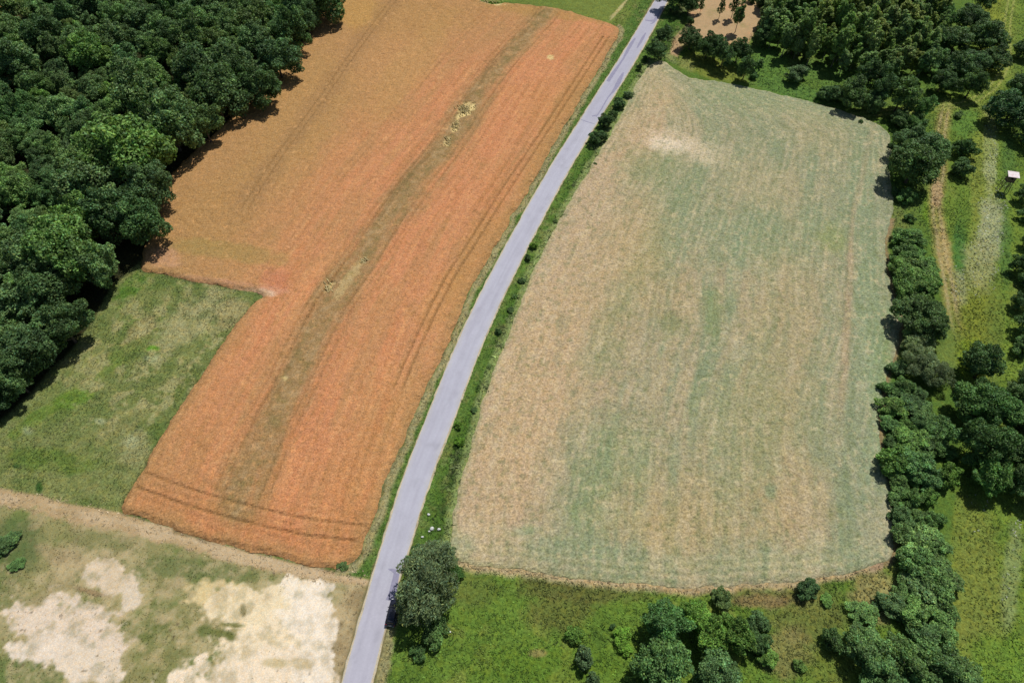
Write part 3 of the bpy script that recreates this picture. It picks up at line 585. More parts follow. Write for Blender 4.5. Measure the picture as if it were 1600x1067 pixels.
patch([(950,128),(958,115),(968,101),(975,90),(983,75),(992,60)], [1.0, 1.1, .7, .5, .9, 1.1, .5], 1)
patch([(995,76),(1001,66),(1007,55),(1009,52)], [.3, .8, .9, .3], 2)
patch([(931,183),(934,180),(942,167),(950,153),(958,143),(963,136),(968,126),(974,114)], [.25, .35, .35, .35, .7, 1.3, 1.2, .4], 3)
patch([(925,182),(929,181.5),(934,180)], [.5, .5, .3], 4)
patch([(1008,32),(1014,33),(1022,33)], [.6, .9, 1.6], 5)  # leaf shadow of a roadside tree, painted as a dark sheet
patch([(1016,38),(1021,36),(1026,28),(1033,17),(1038,9)], [.4, 1.1, .6, .4, .4], 6)  # rest of that painted leaf shadow, along the right edge
patch([(907.5,187.3),(918,191),(929,194.2)], [.22, .28, .2], 7, 0.05)
patch([(611,938),(615,920),(618,905),(620,895)], [1.8, 1.3, 1.1, 1.0], 8, .1)
patch([(607,889),(613,890),(619,894)], [.15, .5, .9], 9, .08)

# ------------------------------------------------------------------ trees and shrubs: one of each kind, then copies
R_ = np.random.RandomState
def unit(v): return v/np.maximum(np.linalg.norm(v, axis=1)[:, None], 1e-9)
def leaves(L, n, size, seed, wid=0.6, droop=0.0, low=0.35, shade=None):
    """L: lobes (x, y, z, rx, ry, rz, tone)"""
    r = R_(seed); L = np.array(L)
    area = (L[:, 3]*L[:, 4]+L[:, 3]*L[:, 5]); pk = area/area.sum()
    P = []; Nn = []; K = []
    got = 0
    while got < n:
        m = n
        i = r.choice(len(L), m, p=pk); d = unit(r.normal(size=(m, 3)))
        keep = (d[:, 2] > -0.25) | (r.rand(m) < low); i = i[keep]; d = d[keep]
        rr = 1-0.4*r.rand(len(i))**2+0.10*r.normal(size=len(i))*0.6
        p = L[i, :3]+d*L[i, 3:6]*rr[:, None]
        q = np.ones(len(p), bool)
        for l in L:            # drop what is buried in another lobe
            e = ((p-l[:3])/l[3:6]); q &= ~(((e**2).sum(1) < 0.45))
        q |= r.rand(len(p)) < 0.08
        p = p[q]; d = d[q]; i = i[q]
        P.append(p); Nn.append(d); K.append(i); got += len(p)
    P = np.vstack(P)[:n]; D = np.vstack(Nn)[:n]; K = np.concatenate(K)[:n]
    nrm = unit(D*0.75+np.array([0, 0, 0.35])+0.7*r.normal(size=(n, 3)))
    t = unit(np.cross(nrm, r.normal(size=(n, 3)))); 
    if droop: t = unit(t+np.array([0, 0, -droop])); nrm = unit(np.cross(t, np.cross(nrm, t)))
    b = np.cross(nrm, t)
    s = size*(0.65+0.7*r.rand(n))[:, None]
    V = np.stack([P-t*s*0.5, P+b*s*wid*0.5-nrm*s*0.08, P+t*s*0.5-nrm*s*0.15, P-b*s*wid*0.5-nrm*s*0.08], 1).reshape(-1, 3)
    F = np.arange(4*n).reshape(n, 4)
    tone = L[K, 6]*np.clip(1+0.34*r.normal(size=n), .35, 2.2)
    hue = r.normal(size=n)*0.10
    C = np.stack([tone*(1+hue), tone, tone*(1-hue*1.2)], 1)
    return V, F, np.repeat(C, 4, 0)
def lobes_round(r, R, H, z0, n1=24, n2=70, top=0.0, flat=1.0, irr=(.42, .8)):
    """crown: envelope ellipsoid of radius R, height H from z0; big lobes then small bumps"""
    out = []; cz = z0+H/2
    ax = r.uniform(0.8, 1.2)
    for k in range(n1):
        u = 1-2*(k+0.5)/n1*0.85; th = k*2.39996+r.uniform(-.4, .4)
        rad = math.sqrt(max(0, 1-u*u)); q = r.uniform(*irr)
        x, y, z = rad*math.cos(th)*R*q*ax, rad*math.sin(th)*R*q/ax, u*H/2*q
        lr = R*r.uniform(0.24, 0.38); out.append((x, y, cz+z, lr, lr, lr*r.uniform(.75, 1.05)*flat, r.uniform(0.72, 1.2)))
    big = list(out); out.append((0, 0, cz, R*0.55, R*0.55, H*0.28, 0.8))
    for k in range(n2):
        b = big[r.randint(len(big))]; d = r.normal(size=3); d[2] = abs(d[2])*0.9-0.2; d /= np.linalg.norm(d)
        lr = R*r.uniform(0.10, 0.18)
        out.append((b[0]+d[0]*b[3]*.95, b[1]+d[1]*b[4]*.95, b[2]+d[2]*b[5]*.95, lr, lr, lr*.85, b[6]*r.uniform(0.8, 1.3)))
    return out
def lobes_narrow(r, R, H, z0, n=46, cone=0.5):
    out = [(0, 0, z0+H*.45, R*.45, R*.45, H*.42, .8)]
    for k in range(n):
        f = (k+.5)/n; z = z0+H*f*0.97; env = R*(min(1, (f+0.08)*3.2))**0.6*(1-max(0, f-0.25)/0.78)**cone
        th = k*2.39996+r.uniform(-.5, .5); q = r.uniform(.35, .85)*env; lr = max(.22*R, env*r.uniform(.28, .45))
        out.append((q*math.cos(th), q*math.sin(th), z, lr*.8, lr*.8, lr*1.5, r.uniform(.75, 1.2)))
    return out
def trunk_mesh(name, r, lobes, z0, H, rad, mat, limbs=7, stems=1):
    m = MB()
    for s in range(stems):
        a = 2*math.pi*s/max(1, stems)+r.uniform(0, 1); lean = (0.0 if stems == 1 else 0.22)
        bx, by = (0, 0) if stems == 1 else (rad*1.6*math.cos(a), rad*1.6*math.sin(a))
        tx, ty = bx+math.cos(a)*lean*H+r.uniform(-.2, .2), by+math.sin(a)*lean*H+r.uniform(-.2, .2)
        top = z0+H*0.72
        pts = [(bx, by, -0.2), (bx*1.0, by, 0.35), (bx+(tx-bx)*.35, by+(ty-by)*.35, top*.4), (bx+(tx-bx)*.7, by+(ty-by)*.7, top*.7), (tx, ty, top)]
        m.tube(pts, [rad*1.5, rad, rad*.75, rad*.5, rad*.15], 7)
    L = sorted(lobes, key=lambda l: -l[3])[:limbs*2]
    for l in L[:limbs]:
        z1 = max(z0*.7, min(l[2]-1.0*l[5]-.3, z0+H*.5)); 
        m.tube([(0, 0, z1*.85), (l[0]*.45, l[1]*.45, (z1+l[2])/2), (l[0], l[1], l[2])], [rad*.45, rad*.3, rad*.08], 5)
    return m.mesh(name, mat, True)
PROTO = {}
def proto(kind, R, H, z0, n, size, seed, style='round', wid=.6, droop=0, bark=None, stems=1, base=(60, 92, 44), trad=.2, low=.35, nl=50, **k):
    r = R_(seed)
    L = lobes_round(r, R, H, z0, **k) if style == 'round' else lobes_narrow(r, R, H, z0, nl)
    V, F, C = leaves(L, n, size, seed+1, wid, droop, low)
    me = mesh_np('crown', V, F, M_LEAF, C*alb(*base)*1.0)
    tm = trunk_mesh('trunk', r, L, z0, H, trad, bark or M_BARK, 6, stems)
    PROTO.setdefault(kind, []).append((me, tm, R, z0, H))
def sc(c): return tuple(min(255, x) for x in c)
for s in range(5): proto('oak', 4.6, 9.2, .9, 13000, .44, 100+s*7, base=(118, 148, 92), trad=.28, n1=30, n2=120, irr=(.42, 1.0))
for s in range(3): proto('ash', 3.6, 9.0, .8, 10000, .40, 200+s*7, base=(120, 150, 92), trad=.22, n1=28, n2=110, irr=(.4, 1.0))
for s in range(5): proto('birch', 1.8, 11.0, .6, 5600, .36, 300+s*7, base=(152, 176, 108), bark=M_BIRCH, trad=.12, droop=.1, n1=26, n2=90, flat=1.5, irr=(.4, .92))
for s in range(2): proto('willow', 4.8, 8.0, .5, 15000, .46, 400+s*7, base=(142, 156, 112), wid=.32, droop=.2, stems=4, trad=.16, n1=26, n2=110, irr=(.4, 1.05))
for s in range(3): proto('shrub', 1.9, 2.8, -.1, 3600, .28, 500+s*7, base=(112, 142, 84), stems=4, trad=.05, n1=18, n2=50, low=.5, irr=(.4, .95))
for s in range(4): proto('scrub', 3.0, 4.8, -.1, 8000, .36, 600+s*7, base=(120, 150, 92), stems=5, trad=.08, n1=24, n2=100, low=.5, irr=(.4, .98))
for s in range(2): proto('sapling', .95, 4.4, 1.2, 1100, .26, 700+s*7, 'narrow', base=(100, 130, 76), trad=.05, nl=26)
SPACE = {}
rt = random.Random(5)
TREES = []
def put(kind, x, y, R, label, group=None, tint=(1, 1, 1), name='tree', cat='tree', hs=1.0, v=None):
    P = PROTO[kind]; me, tm, r0, z0, H = P[(v if v is not None else rt.randrange(len(P))) % len(P)]
    s = R/r0
    e = bpy.data.objects.new(name, None); COL.objects.link(e); e.location = (x, y, 0); e.empty_display_size = .5
    e.rotation_euler = (0, 0, rt.uniform(0, 6.28)); e.scale = (s*rt.uniform(.93, 1.07), s*rt.uniform(.93, 1.07), s*hs)
    tag(e, label, cat, group)
    o = link('trunk', tm, e); c = link('crown', me, e)
    b = rt.uniform(.88, 1.12); c.scale = (rt.uniform(.85, 1.15), rt.uniform(.85, 1.15), rt.uniform(.92, 1.1)) if kind in ('oak', 'ash', 'scrub') else (1, 1, 1); c.rotation_euler = (rt.uniform(-.16, .16), rt.uniform(-.16, .16), 0) if kind in ('oak', 'ash') else (0, 0, 0)
    c.color = (tint[0]*b*rt.uniform(.95, 1.05), tint[1]*b, tint[2]*b*rt.uniform(.92, 1.08), 1)
    TREES.append((x, y, R)); return e
def at(kind, px, py, rpx, label, tint=(1, 1, 1), hs=1.0, name='tree', cat='tree', group=None, v=None, hc=None):
    """crown centre seen at (px, py), crown radius rpx in photograph pixels"""
    R = rpx/pxm(px, py)*0.97; me, tm, r0, z0, H = PROTO[kind][0]; s = R/r0
    h = (z0+H/2)*s*hs if hc is None else hc
    for _ in range(2):
        p = G(px, py, h)
    return put(kind, p.x, p.y, R, label, group, tint, name, cat, hs, v)

DK = (.72, .78, .74); DARK = (.66, .74, .68); MID = (1, 1, 1); YEL = (1.5, 1.65, .65); LIT = (1.25, 1.3, .85); GRY = (1.15, 1.05, 1.25); OLV = (1.15, .98, .72)
# wood, trees along its edge, from the top of the photograph down the orange field
edge = [(508,2,26,'oak',DK),(478,28,24,'oak',DK),(452,50,24,'ash',DK),(432,92,28,'oak',DK),(402,62,26,'oak',MID),(400,132,30,'oak',DARK),(362,100,30,'oak',MID),(335,150,38,'oak',DK),(300,110,34,'oak',DK),(262,195,40,'oak',MID),(318,195,24,'ash',MID),(225,150,34,'ash',MID),(195,245,48,'oak',LIT),(225,300,34,'oak',DK),(150,290,40,'oak',MID),(215,350,34,'oak',DARK),(165,340,34,'ash',DK),(105,385,44,'oak',LIT),(150,410,30,'ash',MID),(60,400,40,'oak',MID),(80,450,40,'oak',DK),(30,480,38,'oak',MID),(95,508,30,'ash',DARK),(45,545,36,'oak',DK),(5,575,36,'oak',DARK),(10,520,34,'oak',MID),(22,592,26,'ash',DK),(-6,618,26,'oak',DARK)]
edge_desc = {'oak': 'broad dark green tree', 'ash': 'narrower dark green tree'}
ords = ['first','second','third','fourth','fifth','sixth','seventh','eighth','ninth','tenth','eleventh','twelfth','thirteenth','fourteenth','fifteenth','sixteenth','seventeenth','eighteenth','nineteenth','twentieth','twenty-first','twenty-second','twenty-third','twenty-fourth','twenty-fifth','twenty-sixth','twenty-seventh','twenty-eighth']
edge_s = sorted(edge, key=lambda e: e[1])
for i, (a, b, r, k, t) in enumerate(edge_s):
    at(k, a, b, r, '%s edging the left wood, %s from the top' % (edge_desc[k], ords[i]), t, group='trees along the edge of the left wood', name='broadleaf_tree')
# inside of the wood
def tone_word(t):
    return 'brightest green' if t[1] > 1.25 else 'bluish dark' if (t[2] > .93 and t[0] < .87) else 'lighter' if t[1] > 1.05 else 'brownish green' if t[0] > 1 else 'plain green' if t[1] > .98 else 'darker'
def wood_label(px, py, t):
    v = 'top' if py < 50 else 'upper' if py < 110 else 'upper middle' if py < 240 else 'lower middle' if py < 380 else 'bottom'
    h = 'left edge' if px < 60 else 'far left' if px < 120 else 'left part' if px < 190 else 'centre' if px < 270 else 'right part' if px < 350 else 'far right'
    return '%s tree deep in the left wood, %s of it, %s' % (tone_word(t), v, h)
def stand_label(px, py, t):
    v = 'back' if py < 35 else 'middle rows' if py < 80 else 'front'
    h = 'left end' if px < 1240 else 'far left' if px < 1280 else 'left of centre' if px < 1320 else 'centre' if px < 1360 else 'right of centre' if px < 1410 else 'right end'
    return '%s slender tree in the dense top right stand, %s, %s' % (tone_word(t), v, h)
fp = GA(forest_px); fx0, fy0 = fp.min(0); fx1, fy1 = fp.max(0)
rr = random.Random(11); cand = 0; nin = 0
for _ in range(9000):
    x = rr.uniform(fx0, fx1); y = rr.uniform(fy0, fy1)
    px, py = PX(x, y, 8)
    gxp, gyp = PX(x, y, 0)
    if not (-70 < px < 620 and -45 < py < 640) or (px < 14 and py < 8): continue
    d, _, _ = sdist(np.array([gxp]), np.array([gyp]), forest_px)
    if d[0] < 26: continue
    R = rr.choice((2.6, 3.2, 3.8, 4.4, 5.2)) if _ < 5000 else rr.choice((2.2, 2.8))
    if any((x-a)**2+(y-b)**2 < ((R+c)*0.66)**2 for a, b, c in TREES): continue
    k = rr.choice(('oak', 'oak', 'ash')); t = rr.choice((DK, MID, MID, (1.1, 1.15, .95), (.85, .95, .95), LIT, (1.05, .94, .76), (.85, 1, .92), (1.3, 1.3, 1.15)))
    if nin >= 290: break
    put(k, x, y, R, wood_label(px, py, t), 'trees inside the left wood', t, 'broadleaf_tree', hs=rr.uniform(.8, 1.15)); nin += 1
print('inside wood', nin)

# plantation of slender trees at the top right
plant_px = [(1195,-30),(1470,-30),(1468,40),(1455,85),(1440,120),(1405,125),(1380,135),(1340,128),(1300,112),(1290,70),(1285,95),(1275,108),(1262,105),(1245,96),(1215,88),(1180,60),(1192,35)]
nb = 0
for _ in range(9000):
    px = rr.uniform(1180, 1475); py = rr.uniform(-30, 135)
    if not inside(np.array([px]), np.array([py]), plant_px)[0]: continue
    p = G(px, py+2); R = rr.choice((1.4, 1.7, 2.0, 2.3))
    if any((p.x-a)**2+(p.y-b)**2 < ((R+c)*0.74)**2 for a, b, c in TREES): continue
    if nb >= 210: break
    t = rr.choice(((1, 1, 1), (1.15, 1.04, .8), (.8, .9, .95), (.9, 1, .8), (1.1, 1.1, 1.1), (.75, .85, .8)))
    put('birch', p.x, p.y, R, stand_label(px, py, t), 'slender trees of the dense stand at the top right', t, 'slender_tree', hs=rr.uniform(.65, 1.1)); nb += 1
print('plantation', nb)

_tb = random.Random(3)
def TB(px, py, r, label, tint, group, hs=.75):
    """one bush of a thicket: all sizes, none quite where the next would be"""
    r2 = r*_tb.uniform(.72, 1.3); k = _tb.uniform(.85, 1.2)
    e = at('scrub', px+_tb.uniform(-4, 4), py+_tb.uniform(-5, 5), r2, label, tuple(c*k for c in tint), hs*_tb.uniform(.75, 1.3), 'shrub', 'shrub', group=group)
    e.scale = (e.scale[0]*_tb.uniform(.85, 1.3), e.scale[1]*_tb.uniform(.85, 1.2), e.scale[2]); return e
def T(kind, px, py, r, label, tint=MID, hs=1.0, **k):
    nm = {'shrub': 'shrub', 'scrub': 'shrub', 'sapling': 'sapling', 'willow': 'willow_tree', 'birch': 'slender_tree'}.get(kind, 'broadleaf_tree')
    ct = {'shrub': 'shrub', 'scrub': 'shrub'}.get(kind, 'tree')
    if kind in ('sapling', 'birch'): hs *= 1
    return at(kind, px, py, r, label, tint, hs, nm, ct, **k)
# by the road
e = T('willow', 664, 915, 46, 'grey green willow leaning over the dark car at the road side', (.85, .92, .84), .95, v=0)
e.rotation_euler[2] = 1.2; e.scale = (e.scale[0]*1.22, e.scale[1]*.98, e.scale[2])
T('willow', 684, 868, 26, 'smaller grey green willow behind the car, nearer the crop field', (.8, .86, .78), .8, v=1)
T('scrub', 652, 872, 17, 'dark scrubby bush touching the road edge just above the willow', DK, .9)
T('scrub', 680, 985, 22, 'low leafy bush at the foot of the willow, lower right', (.9, 1, .75), .7)
T('shrub', 655, 1018, 14, 'small ragged bush on the grass below the willow', (.8, .95, .8), .7)
T('shrub', 713, 895, 12, 'dark green bush at the corner of the crop field beside the willow', (.8, .95, .7), .8)
T('shrub', 717, 664, 7, 'small yellow green bush on the verge, upper of a pair', YEL, .9)
T('shrub', 718, 689, 8, 'small yellow green bush on the verge, lower of a pair', YEL, .9)
T('shrub', 833, 384, 6.5, 'small bright bush beside the road halfway along the crop field', YEL, .9)
T('shrub', 825, 403, 6, 'little dark bush on the verge below the bright one', DARK, .9)
T('shrub', 779, 518, 6, 'little dark bush in the tall weeds of the verge', DARK, .8)
T('scrub', 934, 214, 13, 'dense dark bush overhanging the road edge by the asphalt joint', DARK, 1)
T('scrub', 946, 190, 12, 'dark bush just above the one at the asphalt joint', DK, 1)
T('scrub', 967, 163, 9, 'low green bush in the line beside the road', DK, .9)
T('shrub', 958, 178, 7, 'small bush between the two thickets at the road side', DK, .9)
T('shrub', 982, 148, 7, 'small grey green bush on the verge near the field corner', GRY, .8)
T('shrub', 999, 105, 4.5, 'tiny upright dark bush on the verge', DARK, 1.5)
T('shrub', 1008, 91, 5, 'small dark bush below the pair of round trees', DARK, 1)
T('ash', 1036, 56, 13, 'round dark tree beside the road, upper of a close pair', DARK, .9)
T('ash', 1026, 77, 12, 'round dark tree beside the road, lower of a close pair', DARK, .9)
T('oak', 1052, -6, 20, 'dark tree at the top edge, right of the road', DARK, .9)
T('ash', 1078, 6, 14, 'dark tree at the top edge beside the bare ground', DARK, .9)
T('shrub', 1079, 34, 6, 'narrow dark bush at the left of the bare ground', DK, 1.3)
T('sapling', 1097, 5, 5, 'small green sapling alone on the bare ground, left of two', MID, .9)
T('sapling', 1129, 6, 6, 'taller green sapling alone on the bare ground, right of two', MID, 1.1)
T('birch', 1156, 24, 8, 'tall thin tree at the right of the bare ground', (.7, .8, .75), 1)
T('sapling', 1150, 0, 8, 'sapling with a wide shadow at the top of the bare ground', DK, 1)
T('shrub', 1188, 6, 9, 'low dark bush near the top, left of the slender stand', DK, .9)
T('shrub', 1174, 0, 8, 'low dark bush at the top edge right of the bare ground', DK, .9)
for i, (a, b, r) in enumerate(((930,256,3.5),(868,345,4),(816,438,7),(804,462,5),(797,484,6),(764,572,4),(740,640,5.5))):
    T('shrub', a, b, r, 'low weedy bush on the right hand verge, %s from the top' % ords[i], ((.95, .98, .85), (1.15, 1.2, .95), (.8, .85, .78), (1.0, .95, .85))[(i*3) % 4], .5, group='low bushes along the right hand verge')
T('scrub', 8, 850, 20, 'low grey green bush at the left edge of the sandy lot, upper', (.95, 1, .9), .4)
T('scrub', 26, 882, 12, 'low green bush at the left edge of the sandy lot, lower', (.9, 1, .85), .35)
# hedge group
T('oak', 1080, 62, 17, 'dark tree at the left end of the clump above the crop field', (.62, .66, .6), .8)
T('oak', 1107, 72, 19, 'second tree from the left in the clump above the crop field', (.66, .7, .62), .85)
T('ash', 1132, 84, 17, 'third tree from the left in the clump above the crop field', DK, .9)
T('ash', 1155, 78, 15, 'tallest tree at the back right of the clump above the crop field', DARK, 1)
T('ash', 1166, 106, 13, 'front tree at the lower right of the clump above the crop field', DK, 1)
T('birch', 1187, 102, 6, 'narrow dark tree at the right end of the clump above the crop field', (.6, .75, .7), .7)
T('scrub', 1178, 118, 7, 'low leafy bush at the foot of the clump, right end', (.9, 1, .9), .8)
T('ash', 1198, 52, 14, 'round tree at the left corner of the slender stand', DK, .9)
T('ash', 1247, 114, 14, 'round grey green bush alone in the bright grass below the stand', (.85, .88, .9), .6)
T('ash', 1242, 68, 13, 'lighter leafy tree at the front of the slender stand', LIT, .9)
# upper right
T('scrub', 1304, 146, 18, 'round dark bush at the top rim of the crop field', DARK, .9)
T('ash', 1333, 140, 20, 'broad green tree right of the round dark bush', DK, .9)
T('scrub', 1362, 160, 20, 'grey green round bush at the top right rim of the crop field', (.85, .92, .9), 1)
T('ash', 1362, 118, 20, 'dark tree between the slender stand and the grey green bush', DARK, .9)
T('ash', 1385, 142, 20, 'green tree in the middle of the group above the field corner', DK, .9)
T('ash', 1410, 150, 21, 'yellowish green tree at the right of the group above the field corner', (.95, 1, .75), .9)
T('ash', 1442, 165, 16, 'tree beside the start of the dirt track', (.85, 1, .8), .9)
T('scrub', 1405, 185, 16, 'green bush above the big round trees beside the track', DK, .9)
T('scrub', 1430, 190, 17, 'light green bush above the big round trees beside the track', (.85, 1, .8), .9)
T('oak', 1424, 222, 27, 'dark round tree behind the biggest one beside the track', DK, .8)
T('oak', 1452, 228, 24, 'round green tree on the track side of the biggest one', (.8, .9, .75), .85)
T('oak', 1432, 256, 36, 'biggest round tree between the crop field corner and the track', (.85, .92, .8), .85)
T('scrub', 1418, 306, 13, 'leafy bush under the big round trees at the field edge', (.95, 1.1, .8), .9)
T('shrub', 1400, 300, 8, 'dark bush touching the right edge of the crop field', DK, .9)
T('shrub', 1422, 340, 9, 'small bush between the field edge and the track', (.9, 1, .8), .8)
T('shrub', 1393, 228, 6, 'tiny bush at the upper right edge of the crop field', DK, .8)
T('shrub', 1345, 190, 4, 'tiny dark bush on the upper rim of the crop field', DARK, .8)
for (a, b, r, k, t, l) in ((1470,60,20,'ash',DK,'tree at the left of the big dark group near the top right'),(1487,28,18,'ash',(.8,.95,.8),'light tree at the top of the big dark group'),(1520,30,24,'oak',DARK,'dark crown at the top right of the big dark group'),(1545,62,26,'oak',DARK,'broad dark tree on the right of the big dark group'),(1500,62,24,'oak',DK,'tree in the middle of the big dark group'),(1465,92,24,'oak',(.85,.9,.9),'grey green tree at the lower left of the big dark group'),(1500,100,26,'oak',DK,'dense tree at the lower middle of the big dark group'),(1530,98,24,'oak',DK,'tree behind the lowest one of the big dark group'),(1562,88,20,'ash',DK,'tree standing out at the right of the big dark group by the lane'),(1525,132,22,'ash',(.85,.92,.82),'lowest tree of the big dark group above the lane'),(1545,0,18,'ash',DARK,'tree at the top edge above the big dark group'),(1478,128,20,'oak',DARK,'shaded tree at the foot of the big dark group')):
    T(k, a-4, b, r*.86, l, t, .85)
T('scrub', 1508, 232, 17, 'dark bush standing alone in the valley meadow, upper', DARK, 1)
T('scrub', 1503, 262, 15, 'dark bush in the valley meadow, lower of the two', DK, 1)
T('shrub', 1498, 180, 7, 'small green bush where the lane meets the track', MID, .8)
T('oak', 1600, 75, 16, 'dark tree at the right edge near the top', DARK, .8)
T('oak', 1600, 140, 20, 'upper dark tree at the right edge beside the lane', DK, .8)
T('oak', 1583, 170, 30, 'large dark tree at the right edge below the lane bend', (.6, .72, .72), .85)
T('oak', 1612, 200, 26, 'dark tree at the right edge below the large one', DK, .8)
for i, (a, b, r) in enumerate(((1598,300,15),(1604,335,18),(1600,375,14),(1592,410,16),(1604,440,18),(1596,470,17),(1604,505,20),(1594,540,20),(1604,590,22),(1592,622,22))):
    T(('ash', 'scrub', 'oak')[i % 3], a+5, b, r*.85, 'dark tree of the row down the right edge of the photo, %s from the top' % ords[i], (DARK, DK, (.8, .9, .8))[(i*2) % 3], .9, group='row of trees down the right edge')
# thickets along the right of the crop field
th1 = [(1408,372),(1425,368),(1412,395),(1432,398),(1410,418),(1430,425),(1448,420),(1412,442),(1432,448),(1452,445),(1420,462),(1445,466)]
def ranked(L, xm, what):
    out = []
    for a, b in L:
        left = a < xm(b); same = sorted(q[1] for q in L if (q[0] < xm(q[1])) == left)
        out.append('%s, %s side, %s from the top' % (what, 'field' if left else 'valley', ords[same.index(b)]))
    return out
lb = ranked(th1, lambda b: 1420+(b-370)*.12, 'hazel like bush of the upper thicket')
for i, (a, b) in enumerate(th1): TB(a, b, 17, lb[i], (.98, 1.05, .75) if i % 3 else (1.05, 1.15, .8), 'bushes of the upper thicket')
th2 = [(1428,492,24),(1450,488,22),(1440,512,24),(1460,508,18)]
lb = ['upper left', 'upper right', 'lower left', 'lower right']
for i, (a, b, r) in enumerate(th2): T('ash', a, b, r, '%s dark tree of the clump just below the upper thicket' % lb[i], (.68, .72, .62), .8, group='dark clump below the upper thicket')
T('willow', 1434, 538, 22, 'silvery willow on the field rim, upper', (1.3, 1.38, 1.3), .8)
T('willow', 1440, 568, 26, 'silvery willow on the field rim, lower', (1.15, 1.25, 1.12), .85)
T('willow', 1462, 585, 24, 'grey green willow on the valley side of the silvery ones', (.75, .82, .72), .9)
T('scrub', 1402, 575, 12, 'grey bush under the silvery willows at the field rim', (.9, .95, .9), .9)
th3 = [(1392,612),(1412,608),(1395,635),(1418,632),(1440,640),(1393,662),(1416,660),(1440,664),(1462,668),(1396,690),(1418,690),(1442,692),(1466,694),(1480,706),(1400,718),(1424,718),(1448,720),(1402,745),(1426,746),(1450,746),(1408,772),(1430,774),(1454,774),(1440,612)]
th3 = [(a, b+i*.1) for i, (a, b) in enumerate(th3)]
lb = ranked(th3, lambda b: 1406+(b-610)*.06, 'bush of the long lower thicket')
for i, (a, b) in enumerate(th3): TB(a, b, 18, lb[i], ((.95, 1.08, .82), (.85, .95, .85), (1.1, 1.2, .8), (.9, 1, .8))[(i*7) % 4], 'bushes of the long lower thicket')
T('scrub', 1482, 742, 22, 'yellow green bush on the valley side of the long thicket', (1.2, 1.3, .72), .9)
T('oak', 1540, 572, 30, 'upper tree of the large group standing in the valley', DK, .9)
T('oak', 1525, 622, 32, 'broad tree at the left of the large valley group', (.7, .85, .6), .95)
T('oak', 1560, 640, 32, 'broad tree at the right of the large valley group', (.78, .92, .65), .95)
T('oak', 1540, 690, 36, 'large tree in the middle of the large valley group', (.62, .72, .62), 1)
T('oak', 1552, 735, 32, 'lowest tree of the large valley group, green at its right', (.85, 1, .65), .95)
T('willow', 1590, 612, 16, 'silvery crown behind the large valley group', (1.25, 1.35, 1.25), .8)
for i, (a, b, r) in enumerate(((1604,660,26),(1600,705,26),(1606,750,28))):
    T('oak', a, b, r, 'dark tree at the right edge beside the valley group, %s of three from the top' % ords[i], DARK, .95)
# below, under the thicket
th4 = [(1410,808,20),(1436,806,20),(1458,812,18),(1412,838,20),(1438,842,22),(1462,850,18),(1425,872,22),(1452,880,22),(1478,892,18),(1442,912,22),(1412,915,18),(1470,922,20),(1400,950,24),(1430,955,24),(1462,958,22),(1440,990,22),(1475,985,20),(1350,960,16)]
lb = ranked([(q[0], q[1]+i*.1) for i, q in enumerate(th4)], lambda b: 1432, 'bush right of the lower field corner')
for i, (a, b, r) in enumerate(th4): TB(a, b, r, lb[i], ((1, 1.05, .95), (1.15, 1.2, 1.0), (1, 1.1, .85))[i % 3], 'bushes right of the lower field corner')
for i, (a, b, r) in enumerate(((1360,1020,28),(1410,1030,32),(1455,1038,30),(1500,1045,26),(1385,1062,28),(1440,1072,30))):
    T('ash', a, b, r, 'full crowned tree at the bottom edge right of centre, %s of six' % ords[i], ((.9, 1, .85), (1.05, 1.1, .9))[i % 2], .75, group='trees at the bottom edge, right')
T('scrub', 1262, 920, 15, 'dark bush hugging the lower rim of the crop field', DARK, .9)
T('scrub', 1292, 938, 11, 'bright green bush near the lower rim of the crop field', (1.1, 1.2, .75), .5)
T('scrub', 1302, 1000, 17, 'tall dark bush in the rough ground at the bottom', DARK, 1.1)
T('shrub', 1250, 1040, 11, 'low olive bush at the bottom right of the clump', (1.2, 1.2, .8), .7)
# clump bottom centre
T('ash', 1036, 974, 34, 'round dark green tree at the upper left of the bottom clump', (.66, .86, .68), .72)
T('ash', 1084, 966, 20, 'bright yellow green tree in the bottom clump, upper', (1.25, 1.42, .66), .95)
T('ash', 1108, 992, 25, 'bright yellow green tree in the bottom clump, lower', (1.15, 1.32, .66), .9)
T('ash', 1152, 988, 24, 'mid green tree right of the yellow green ones in the bottom clump', (1.05, 1.2, .72), .8)
T('oak', 1038, 1044, 42, 'widest dark green tree of the bottom clump', (.82, .98, .72), .75)
T('oak', 1126, 1050, 34, 'grey green tree at the bottom of the clump', (.86, .98, .95), .75)
T('scrub', 1186, 972, 16, 'dark grey green bush at the right of the bottom clump', (.75, .85, .8), 1)
T('scrub', 1184, 1002, 18, 'shaded bush right of the grey green tree in the bottom clump', DK, 1)
T('scrub', 1198, 1026, 14, 'fresh green bush at the right foot of the bottom clump', (1.2, 1.3, .8), .9)
T('scrub', 1127, 935, 16, 'brownish bush between the bottom clump and the crop field', (.95, .85, .75), .8)
T('scrub', 990, 1066, 13, 'bright bush at the bottom edge left of the clump', (1.3, 1.35, .75), .8)
T('shrub', 897, 992, 14, 'small fresh green bush in the grass, upper left of the grey one', (1.15, 1.3, .7), .8)
T('shrub', 912, 1027, 18, 'round grey bush standing alone in the grass', (1.0, .95, 1.1), .95)
T('shrub', 928, 1062, 12, 'grey bush at the bottom edge below the round grey one', (.95, .95, 1.05), .9)
T('shrub', 972, 990, 13, 'yellow green bush left of the bottom clump, upper', (1.5, 1.7, .7), .75)
T('shrub', 976, 1010, 12, 'yellow green bush left of the bottom clump, lower', (1.5, 1.7, .7), .75)
T('shrub', 957, 978, 5, 'tiny dark bush left of the yellow green ones', DK, .9)
T('shrub', 536, 882, 9, 'low olive weeds bush at the lower right corner of the orange field', (1.0, .95, .75), .3)
